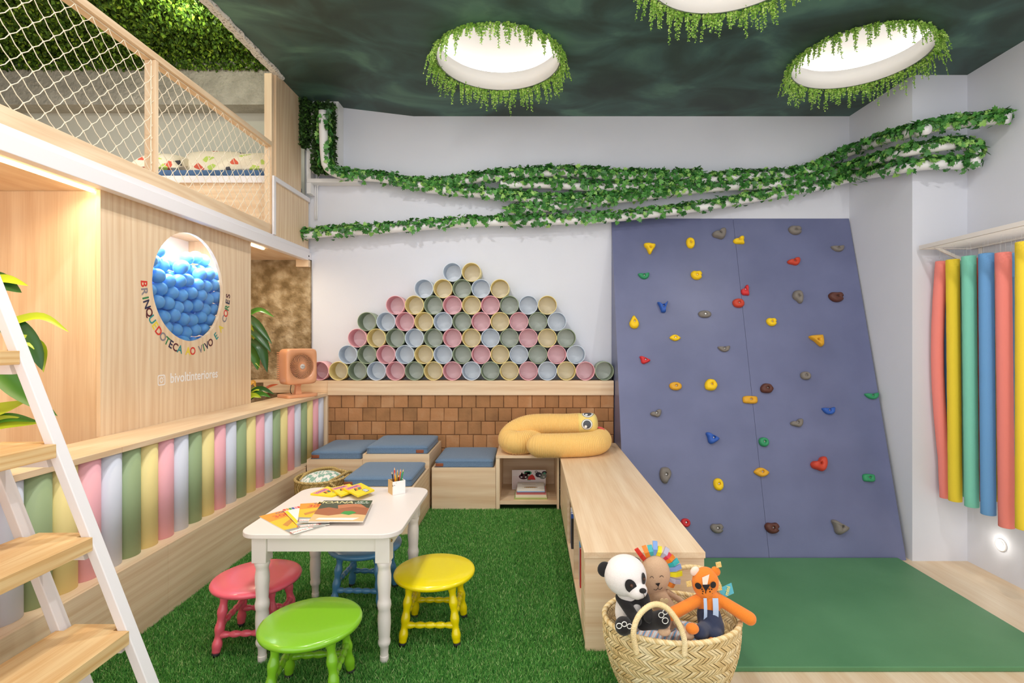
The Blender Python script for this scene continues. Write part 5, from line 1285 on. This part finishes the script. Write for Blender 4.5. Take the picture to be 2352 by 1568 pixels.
LF_V = [(0, 0, 0), (-.32, .45, .04), (0, 1, 0), (.32, .45, .04)]; LF_F = [(0, 1, 2, 3)]
def fronds(hx, hy, hr, lab, n=150):
    pos = []; nr = []; up = []; sc = []; st = MB(); root = thing('hanging_foliage', (hx, hy, CEIL-.05), lab, 'hanging greenery', 'hanging greenery rings')
    for i in range(n):
        a = 2*PI*(i+random.random())/n; L = random.uniform(.07, .17)*(1 if random.random() < .85 else 1.25)
        o_ = Vector((math.cos(a), math.sin(a), 0)); p0 = Vector((hx, hy, CEIL-.004))+o_*(hr+.01); side = Vector((-o_.y, o_.x, 0))*random.uniform(-.35, .35)
        pts = [p0]; outw = random.uniform(.1, .8)
        m = 9
        for k_ in range(1, m+1):
            t = k_/m; pts.append(p0+(o_*outw+side)*L*(t**.6)*.75+Vector((0, 0, -L*t**1.5)))
        st.tube(pts, .0015, 4)
        for k_ in range(1, m+1):
            t = k_/m; tg_ = (pts[k_]-pts[k_-1]).normalized(); sd = tg_.cross(Vector((o_.x, o_.y, .3))).normalized()
            for sgn in (-1, 1):
                for rep in range(2):
                    p = pts[k_-1].lerp(pts[k_], random.random()); pos.append(p); up.append(sd*sgn+tg_*.7+Vector((random.uniform(-.2, .2), random.uniform(-.2, .2), 0))); nr.append(Vector((random.gauss(0, .5), -1+random.gauss(0, .5), random.gauss(0, .5)))); sc.append((.026*(1-.5*t))*random.uniform(.8, 1.25))
    st.build('stems', paint('stem_green', '#5c8a3a', .6), root)
    cloud('leaflets', LF_V, LF_F, np.array([tuple(p) for p in pos]), np.array([tuple(p) for p in nr]), np.array([tuple(p) for p in up]), np.array(sc), island('frond_leaf', [(0, '#6ea836'), (.5, '#9ccb4e'), (1, '#cdea80')], .5), parent=root)
fronds(*HOLES[0], 'ring of hanging green fronds around the left ceiling recess')
fronds(*HOLES[1], 'ring of hanging green fronds around the right ceiling recess')
fronds(*HOLES[2], 'ring of hanging green fronds around the recess at the top of the photo')

# ------------------------------------------------------------------ baskets and toys
STR = island('straw', [(0, '#c39c5c'), (.5, '#e8cc94'), (1, '#f8e7be')], .75, noise=12, bump=.2, bscale=150)
STRD = island('straw_dark', [(0, '#86662f'), (.5, '#a8854a'), (1, '#c4a266')], .85)
def basket(cx, cy, z0, rx, ry, h, bot, lab, rows=9, slat=.046, mat=STR, handles=(), sag=.0, name='straw_basket', tilt=0):
    root = thing(name, (cx, cy, z0), lab, 'basket'); zr = lambda t, a: h*t+sag*t*t*(math.cos(a)*.5)
    def rr(t): return bot+(1-bot)*math.sin(t*PI/2*1.05+.05)**.8 if t > 0 else bot
    def pt(a, t, k_=1, dz=0): s_ = rr(t)*k_; return Vector((cx+rx*s_*math.cos(a), cy+ry*s_*math.sin(a), z0+.003+zr(t, a)+dz))
    mb = MB(); n = 56; lv = 10; vs = []; fs = []
    for k_ in range(lv+1):
        for i in range(n): vs.append(pt(2*PI*i/n, k_/lv, .975))
    for k_ in range(lv+1):
        for i in range(n): vs.append(pt(2*PI*i/n, k_/lv, .955))
    N_ = (lv+1)*n
    for k_ in range(lv):
        for i in range(n): j = (i+1) % n; fs.append((k_*n+i, k_*n+j, (k_+1)*n+j, (k_+1)*n+i)); fs.append((N_+k_*n+j, N_+k_*n+i, N_+(k_+1)*n+i, N_+(k_+1)*n+j))
    fs.append(tuple(range(n))); fs.append(tuple(N_+i for i in range(n)))
    mb.add(vs, fs, None, True); mb.build('shell', STRD, root)
    mb = MB(); per = int(2*PI*math.sqrt((rx*rx+ry*ry)/2)/.0150)
    for r_ in range(rows):
        for i in range(per):
            for lay, kk in ((0, 1.0), (1, .94)):
                a0 = 2*PI*(i+random.uniform(-.1, .1))/per; sgn = 1 if r_ % 2 else -1; t0 = r_/rows; t1 = (r_+1.12)/rows; da = 2*PI/per*2.4*sgn; wd_ = 2*PI/per*.84
                if lay and t1 < .5: continue
                q_ = []
                for k_ in range(4):
                    u_ = k_/3; bl = (.012*math.sin(PI*u_)+random.uniform(0, .004)) if not lay else -(.012*math.sin(PI*u_)); a = a0+da*(u_-.5); t = min(1, t0+(t1-t0)*u_)
                    q_.append(pt(a-wd_/2, t, kk+bl)); q_.append(pt(a+wd_/2, t, kk+bl))
                mb.add(q_, [(0, 1, 3, 2), (2, 3, 5, 4), (4, 5, 7, 6)], None, False)
    mb.build('weave', mat, root)
    mb = MB(); path = [pt(2*PI*i/120, 1, .985, .004) for i in range(121)]; rope(mb, path, .005, .0065, 3, .035, closed=True); mb.build('rim', mat, root)
    for hp in handles:
        mb = MB(); pts = spline([Vector(p) for p in hp], 10); rope(mb, pts, .005, .0062, 3, .018); mb.build('handle', mat, root)
    return root, pt
bcx, bcy = .572, 2.13
ZW = lambda px, py, d_: tuple(P(px, py, d_))
BR, bpt = basket(bcx, bcy, .0005, .275, .200, .318, .62, 'big woven straw basket full of plush toys in front of the bookcase', rows=12,
    handles=([ZW(1462, 1500, 1.915), ZW(1455, 1450, 1.915), ZW(1470, 1410, 1.93), ZW(1500, 1388, 1.95), ZW(1530, 1395, 1.94), ZW(1558, 1430, 1.925), ZW(1572, 1470, 1.915), ZW(1572, 1505, 1.912)],
             [ZW(1510, 1390, 2.335), ZW(1530, 1330, 2.34), ZW(1570, 1303, 2.345), ZW(1620, 1308, 2.345), ZW(1650, 1340, 2.34), ZW(1660, 1392, 2.33)]))
# blanket in the basket
k = NT('striped_cloth'); w = k.n('ShaderNodeTexWave'); w.inputs['Scale'].default_value = 12; w.inputs['Distortion'].default_value = 1.5; k.l.new(k.coord(rot=(0, 0, .6)), w.inputs['Vector'])
k.l.new(k.ramp(w.outputs['Fac'], [(0, '#d7e3ee'), (.35, '#f2ece6'), (.55, '#d96a62'), (.7, '#f2d8c8'), (.9, '#7fa7cf')]), k.b.inputs['Base Color']); k.b.inputs['Roughness'].default_value = .9
mb = MB(); vs = []; fs = []; n = 36
for k_ in range(7):
    for i in range(n): a = 2*PI*i/n; s_ = k_/6; vs.append((bcx+.235*s_*math.cos(a), bcy+.16*s_*math.sin(a), .225+.025*math.sin(5*s_+a*2)*s_*(1-s_)*3+.03*(1-s_)))
for k_ in range(6):
    for i in range(n): j = (i+1) % n; fs.append((k_*n+i, k_*n+j, (k_+1)*n+j, (k_+1)*n+i))
mb.add(vs, fs, None, True); mb.add([(bcx+.235*math.cos(2*PI*i/n), bcy+.16*math.sin(2*PI*i/n), .17) for i in range(n)]+[(bcx+.235*math.cos(2*PI*i/n), bcy+.16*math.sin(2*PI*i/n), .225) for i in range(n)], [(i, (i+1) % n, n+(i+1) % n, n+i) for i in range(n)], None, True)
tag(mb.build('striped_cloth', k.m), 'striped cloth filling the straw basket under the plush toys', 'cloth')
def plush(name, blobs, mat, parent, voxel=.005, smooth=6):
    mb = MB()
    for b in blobs:
        if b[0] == 'e': mb.ball(b[1], b[2], 20, 12, mtx=Euler(b[3]).to_matrix().to_4x4() if len(b) > 3 else None)
        else:
            p0, p1, r0, r1 = Vector(b[1]), Vector(b[2]), b[3], b[4]; m = 12; pts = []; rad = []
            for i in range(m+1): t = i/m; pts.append(p0.lerp(p1, t)); rad.append(r0+(r1-r0)*t)
            mb.tube(pts, rad, 16); mb.ball(p0, r0, 16, 10); mb.ball(p1, r1, 16, 10)
    o = mb.build(name, mat, parent); r_ = o.modifiers.new('r', 'REMESH'); r_.mode = 'VOXEL'; r_.voxel_size = voxel; r_.use_smooth_shade = True
    s_ = o.modifiers.new('s', 'SMOOTH'); s_.iterations = smooth; s_.factor = .5; return o
def ellip_patch(mb, c, R, d, r, mat, lift=.001, n=24, stretch=(1, 1), roll=0):
    """disc of angular radius r projected on ellipsoid (c, R) in direction d"""
    c = Vector(c); d = Vector(d).normalized(); u = d.cross(Vector((0, 0, 1))).normalized(); v = u.cross(d); cr, sr = math.cos(roll), math.sin(roll)
    vs = []; fs = []
    for k_ in range(5):
        for i in range(n):
            a = 2*PI*i/n; x, y = math.cos(a)*stretch[0]*r*k_/4, math.sin(a)*stretch[1]*r*k_/4; x, y = x*cr-y*sr, x*sr+y*cr
            q_ = (d+u*x+v*y).normalized(); k2 = 1/math.sqrt((q_.x/R[0])**2+(q_.y/R[1])**2+(q_.z/R[2])**2); vs.append(c+q_*(k2+lift))
    for k_ in range(4):
        for i in range(n): j = (i+1) % n; fs.append((k_*n+i, k_*n+j, (k_+1)*n+j, (k_+1)*n+i))
    mb.add(vs, fs, mat, True)
def surf(c, R, d, lift=.001):
    d = Vector(d).normalized(); k2 = 1/math.sqrt((d.x/R[0])**2+(d.y/R[1])**2+(d.z/R[2])**2); return Vector(c)+d*(k2+lift)
FW = fabric('plush_white', '#f6efec', '#e6dcd8', 500); FK = fabric('plush_black', '#211c1e', '#141113', 500); FB = fabric('linen_beige', '#d9b797', '#c8a380', 600); FO = fabric('orange_cotton', '#f08a2c', '#e57a1e', 600)
INK = paint('stitch_black', '#191517', .8)
# panda
def panda():
    hc = P(1436, 1320, 2.07); root = thing('plush_panda', (hc.x, hc.y, .24), 'black and white plush panda sitting at the left of the straw basket', 'plush toy')
    HR = (.084, .078, .078)
    plush('head', [('e', hc, HR), ('e', hc+Vector((.035, -.048, -.036)), (.042, .04, .034))], FW, root)
    for dx, dz, dy in ((-.080, .018, .01), (.050, .012, .070)):
        e = plush('ear', [('e', hc+Vector((dx, dy, dz)), (.030, .014, .032))], FK, root, .004); e['label'] = 'black ear'
    mb = MB(); ellip_patch(mb, hc, HR, (.10, -1, -.12), .36, None, .003, stretch=(.75, 1.1), roll=-.5); ellip_patch(mb, hc, HR, (.9, -.78, .12), .3, None, .003, stretch=(.5, 1)); o = mb.build('eye_patch', FK, root); o['label'] = 'black eye patches'
    mb = MB(); mb.ball(surf(hc, HR, (.12, -1, -.06), .003), .007, 12, 8, mat=paint('eye_brown', '#4a2c1c', .15)); mb.ball(surf(hc, HR, (.9, -.8, .14), .003), .006, 12, 8, mat=_M['eye_brown']); mb.build('eye', None, root)
    nc = hc+Vector((.052, -.085, -.022)); mb = MB(); mb.ball(nc, (.014, .009, .010), 14, 8); mb.build('nose', FK, root)
    mb = MB(); mb.tube(spline([nc+Vector((.002, -.004, -.008)), nc+Vector((.004, -.001, -.026)), nc+Vector((-.012, .004, -.036))], 5), .0011, 5); mb.tube(spline([nc+Vector((.004, -.001, -.026)), nc+Vector((.016, .008, -.03))], 5), .0011, 5); mb.build('mouth', INK, root)
    bc_ = P(1452, 1400, 2.08)
    plush('body', [('e', bc_+Vector((-.005, .01, -.01)), (.062, .055, .088)), ('c', bc_+Vector((-.01, .01, .05)), hc+Vector((0, .0, -.05)), .045, .04)], FW, root)
    plush('upper_body', [('e', bc_+Vector((0, .012, .048)), (.062, .05, .028)), ('c', bc_+Vector((-.045, .0, .05)), P(1462, 1425, 1.99), .023, .021), ('c', bc_+Vector((.048, .0, .05)), P(1490, 1418, 2.0), .022, .02)], FK, root)
    for a, b in ((P(1448, 1435, 2.05), P(1432, 1437, 1.985)), (P(1475, 1430, 2.06), P(1520, 1422, 1.985))):
        lg = plush('leg', [('c', a, b, .028, .034)], FK, root); lg['label'] = 'black leg'
    mb = MB()
    for c_, rr_ in ((P(1422, 1437, 1.948), .010), (P(1434, 1433, 1.946), .009), (P(1446, 1438, 1.948), .009), (P(1519, 1412, 1.948), .010), (P(1528, 1405, 1.95), .009), (P(1528, 1425, 1.949), .011)):
        mb.tube([c_+Vector((rr_*math.cos(a*PI/8), 0, rr_*math.sin(a*PI/8))) for a in range(16)], .0016, 5, closed=True)
    o = mb.build('paw_stitching', wm, root); o['label'] = 'white stitched rings on the feet'
    mb = MB(); mb.tube([P(1472, 1355, 2.0), P(1482, 1362, 2.0)], .006, 6, mat=paint('tag_blue', '#6a9fd8', .5)); mb.tube([P(1468, 1356, 2.0), P(1474, 1354, 2.0)], .005, 6, mat=paint('tag_yellow', '#e8cf3a', .5)); mb.build('tag', None, root)
panda()
def lion():
    hc = P(1502, 1320, 2.19); root = thing('plush_lion', (hc.x, hc.y, .24), 'beige plush lion with a ribbon mane and closed eyes, behind the panda', 'plush toy')
    HR = (.068, .045, .086)
    plush('head', [('e', hc, HR, (0, .12, 0))], FB, root)
    bt = P(1535, 1415, 2.19)
    plush('body', [('c', hc+Vector((.01, .005, -.07)), bt, .040, .050)], FB, root)
    o = plush('arm', [('c', P(1533, 1358, 2.19), P(1585, 1395, 2.2), .012, .014)], FB, root)
    for a, b in ((P(1535, 1425, 2.1), P(1526, 1450, 1.975)), (P(1555, 1430, 2.09), P(1580, 1460, 1.98))): plush('leg', [('c', a, b, .016, .017), ('e', b, (.026, .018, .017))], FB, root)
    cols_ = ['#e23a2c', '#f08a28', '#3fb1b5', '#7fa3dd', '#f2e12b', '#b7b2c4', '#d8394a', '#f08a28', '#36aeb0', '#8aa9e0', '#f2e728', '#b3adba', '#ef8a2a']
    ang = [128, 112, 100, 88, 76, 60, 50, 40, 28, 16, 3, -12, -24]; lens = [.058, .05, .045, .06, .042, .05, .04, .045, .052, .055, .055, .05, .03]
    mb = MB()
    for i, (c, a, L) in enumerate(zip(cols_, ang, lens)):
        a = math.radians(a); d_ = Vector((math.cos(a), 0, math.sin(a))); s_ = Vector((-d_.z, 0, d_.x)); p0 = hc+Vector((HR[0]*.93*math.cos(a), .0, HR[2]*.95*math.sin(a))); w_ = .0095; th = .004
        tw = Vector((0, random.uniform(-.4, .4), 0)); vs = []
        for t in (0, .5, 1):
            q_ = p0+d_*L*t+Vector((0, -.01*math.sin(PI*t), 0)); sd = (s_+tw*t).normalized()
            vs += [q_-sd*w_+Vector((0, th, 0)), q_+sd*w_+Vector((0, th, 0)), q_+sd*w_-Vector((0, th, 0)), q_-sd*w_-Vector((0, th, 0))]
        fs = [(8, 9, 10, 11), (0, 3, 2, 1)]
        for k_ in range(2):
            for j in range(4): fs.append((k_*4+j, k_*4+(j+1) % 4, k_*4+4+(j+1) % 4, k_*4+4+j))
        rb = MB(); rb.add(vs, fs); o = rb.build('ribbon', paint('ribbon_'+c.strip('#'), c, .35), root)
    mb = MB(); f_ = lambda dx, dz: surf(hc, HR, (dx, -1, dz), .0045)
    mb.add([f_(-.12, -.28), f_(.30, -.22), f_(.16, -.6)], [(0, 1, 2)], INK)
    mb.build('nose', None, root)
    mb = MB()
    mb.tube([f_(.45+.22*math.cos(a), .12+.26*math.sin(a)) for a in [PI*(.15+.1*i) for i in range(8)]], .0010, 5)
    mb.tube([f_(-.42+.18*math.cos(a), .05+.26*math.sin(a)) for a in [PI*(.15+.1*i) for i in range(8)]], .0010, 5)
    mb.tube(spline([f_(.16, -.6), f_(.14, -.78), f_(.35, -.95), f_(.58, -.75)], 5), .0010, 5); mb.tube(spline([f_(.14, -.78), f_(-.05, -1.0), f_(-.25, -.9)], 5), .0010, 5)
    mb.build('stitched_face', INK, root)
    hb = P(1526, 1382, 2.13); mb = MB()
    vs = [hb+Vector((.0011*16*math.sin(t)**3, 0, .0011*(13*math.cos(t)-5*math.cos(2*t)-2*math.cos(3*t)-math.cos(4*t)))) for t in [2*PI*i/28 for i in range(28)]]
    mb.add(vs+[v+Vector((0, .004, 0)) for v in vs], [tuple(range(28)), tuple(range(55, 27, -1))]+[(i, (i+1) % 28, 28+(i+1) % 28, 28+i) for i in range(28)]); o = mb.build('heart_patch', paint('patch_cream', '#efd9a8', .8), root); o['label'] = 'cream heart patch'
lion()
def tiger():
    hc = P(1620, 1337, 2.09); root = thing('plush_tiger', (hc.x, hc.y, .22), 'orange plush tiger in navy trousers with arms spread at the right of the basket', 'plush toy')
    HR = (.054, .036, .062)
    plush('head', [('e', hc, HR), ('c', hc+Vector((0, 0, -.03)), hc+Vector((.008, 0, -.07)), .040, .034)], FO, root, .004)
    mb = MB(); f_ = lambda dx, dz, l=.004: surf(hc, HR, (dx, -1, dz), l)
    fpatch = paint('face_pale', '#f3d8c6', .8)
    mb.add([f_(-.75, 1.1), f_(.25, 1.6), f_(-.15, .15), f_(-.6, .2)], [(0, 1, 2, 3)], fpatch, True)
    mb.build('forehead_patch', None, root)
    for s_ in (-1, 1):
        e = plush('ear', [('e', hc+Vector((s_*.042, 0, .045)), (.017, .011, .021), (0, -s_*.7, 0))], fpatch if s_ < 0 else FO, root, .003, 3)
    for (px, py) in ((1583, 1341), (1651, 1297), (1652, 1350)):
        c_ = P(px, py, 2.08); mb = MB(); mb.add([c_+Vector((-.012, 0, .008)), c_+Vector((.008, 0, .012)), c_+Vector((.012, 0, -.008)), c_+Vector((-.008, 0, -.012)), c_+Vector((-.012, .005, .008)), c_+Vector((.008, .005, .012)), c_+Vector((.012, .005, -.008)), c_+Vector((-.008, .005, -.012))], [(0,1,2,3),(7,6,5,4),(0,1,5,4),(1,2,6,5),(2,3,7,6),(3,0,4,7)]); mb.build('mane_tab', fabric('dotted_yellow', '#f0d592', '#dba94a', 220), root)
    mb = MB(); ellip_patch(mb, hc, HR, (.5, -1, .18), .30, INK, .004); ellip_patch(mb, hc, HR, (-1.0, -.8, -.02), .26, INK, .004)
    mb.build('eye', None, root)
    mb = MB(); mb.add([f_(-.66, .22, .006), f_(.12, .26, .006), f_(.04, .08, .006), f_(-.28, -.45, .006), f_(-.58, .04, .006)], [(0, 1, 2, 3, 4)], INK); mb.build('nose', None, root)
    mb = MB(); mb.tube(spline([f_(-.27, -.4), f_(-.28, -.72), f_(.12, -1.1), f_(.5, -.75)], 6), .0018, 6); mb.tube(spline([f_(-.28, -.72), f_(-.45, -1.05), f_(-.72, -.85)], 6), .0018, 6)
    for (a, b) in ((.05, -.2), (.32, -.25), (.15, -.5), (-.7, -.3), (-.6, -.55)): mb.ball(f_(a, b), .0028, 8, 6)
    mb.build('stitched_face', INK, root)
    tc = P(1628, 1388, 2.09)
    plush('body', [('e', tc, (.046, .035, .055)), ('c', tc+Vector((0, 0, .03)), tc+Vector((0, 0, -.03)), .040, .042), ('c', tc+Vector((-.03, 0, .025)), P(1540, 1411, 2.04), .023, .024), ('c', tc+Vector((.03, 0, .028)), P(1722, 1420, 2.05), .022, .026)], FO, root)
    mb = MB(); wv = paint('strap_blue', '#b9cbe6', .7)
    for dx, w_ in ((-.030, .0065), (.010, .011)):
        vs = []
        for i in range(7):
            z_ = .048-.086*i/6; y_ = -.0365-.012*math.cos(z_*22); vs += [tc+Vector((dx-w_, y_-.003, z_)), tc+Vector((dx+w_, y_-.003, z_))]
        mb.add(vs, [(i*2, i*2+1, i*2+3, i*2+2) for i in range(6)], wv, True)
    o = mb.build('braces', None, root); o['label'] = 'pale blue zigzag braces'
    NV = fabric('navy_cotton', '#2d3550', '#222a42', 500)
    plush('trousers', [('c', P(1628, 1412, 2.08), P(1634, 1440, 2.06), .047, .05), ('c', P(1625, 1443, 2.05), P(1606, 1452, 1.985), .032, .028), ('c', P(1642, 1448, 2.04), P(1643, 1462, 2.0), .030, .028)], NV, root)
    for c_ in (P(1590, 1443, 1.965), P(1640, 1473, 1.985)): plush('foot', [('e', c_, (.026, .022, .020))], FO, root, .004)
    tp = P(1680, 1350, 2.085); mb = MB(); s_ = .02
    vs = [P(1650, 1352, 2.09), P(1680, 1338, 2.085), P(1686, 1362, 2.085), P(1660, 1374, 2.09)]
    mb.add(vs+[v+Vector((0, .0015, 0)) for v in vs], [(0, 1, 2, 3), (7, 6, 5, 4), (0, 1, 5, 4), (1, 2, 6, 5), (2, 3, 7, 6), (3, 0, 4, 7)], paint('tag_turquoise', '#58b5c8', .5))
    put_text(mb, 'mini', .022, P(1671, 1356, 2.084), Vector((.25, 0, 1)), Vector((-1, 0, .25)), paint('tag_text', '#f2df7a', .5), lift=-.001 if False else .0006, bold=.0004)
    o = mb.build('swing_tag', None, root); o['label'] = 'turquoise cardboard tag'
tiger()
# basket with cushion at the back left
b2 = (-1.628, 4.08)
B2, p2 = basket(b2[0], b2[1], .0005, .195, .215, .375, .85, 'round seagrass basket behind the white table holding a patterned cushion', rows=8, mat=island('seagrass', [(0, '#8f7438'), (.5, '#b8985a'), (1, '#cfb57c')], .85), name='seagrass_basket',
    handles=([ZW(770, 1118, 3.88), ZW(757, 1107, 3.93), ZW(775, 1096, 4.02), ZW(800, 1083, 4.14), ZW(808, 1084, 4.18)], [ZW(688, 1104, 4.02), ZW(705, 1086, 4.10), ZW(735, 1076, 4.24), ZW(765, 1074, 4.29), ZW(780, 1080, 4.28)]))
k = NT('wavy_checks'); w1 = k.n('ShaderNodeTexChecker'); 
co = k.coord((1, 1, 1)); no = k.n('ShaderNodeTexWave'); no.inputs['Scale'].default_value = 9; k.l.new(co, no.inputs['Vector'])
mx = k.n('ShaderNodeVectorMath', operation='MULTIPLY_ADD'); k.l.new(no.outputs['Color'], mx.inputs[0]); mx.inputs[1].default_value = (0, .018, .018); k.l.new(co, mx.inputs[2])
k.l.new(mx.outputs[0], w1.inputs['Vector']); w1.inputs['Scale'].default_value = 22; w1.inputs['Color1'].default_value = srgb('#93b9a8'); w1.inputs['Color2'].default_value = srgb('#f3f0ea')
k.l.new(w1.outputs['Color'], k.b.inputs['Base Color']); k.b.inputs['Roughness'].default_value = .9
mb = MB(); mb.ball((b2[0], b2[1], .335), (.168, .185, .085), 32, 16); tag(mb.build('round_cushion', k.m), 'cushion with green and white wavy checks lying in the seagrass basket', 'cushion')
for o in list(bpy.data.objects):
    if '_org' in o.keys(): del o['_org']
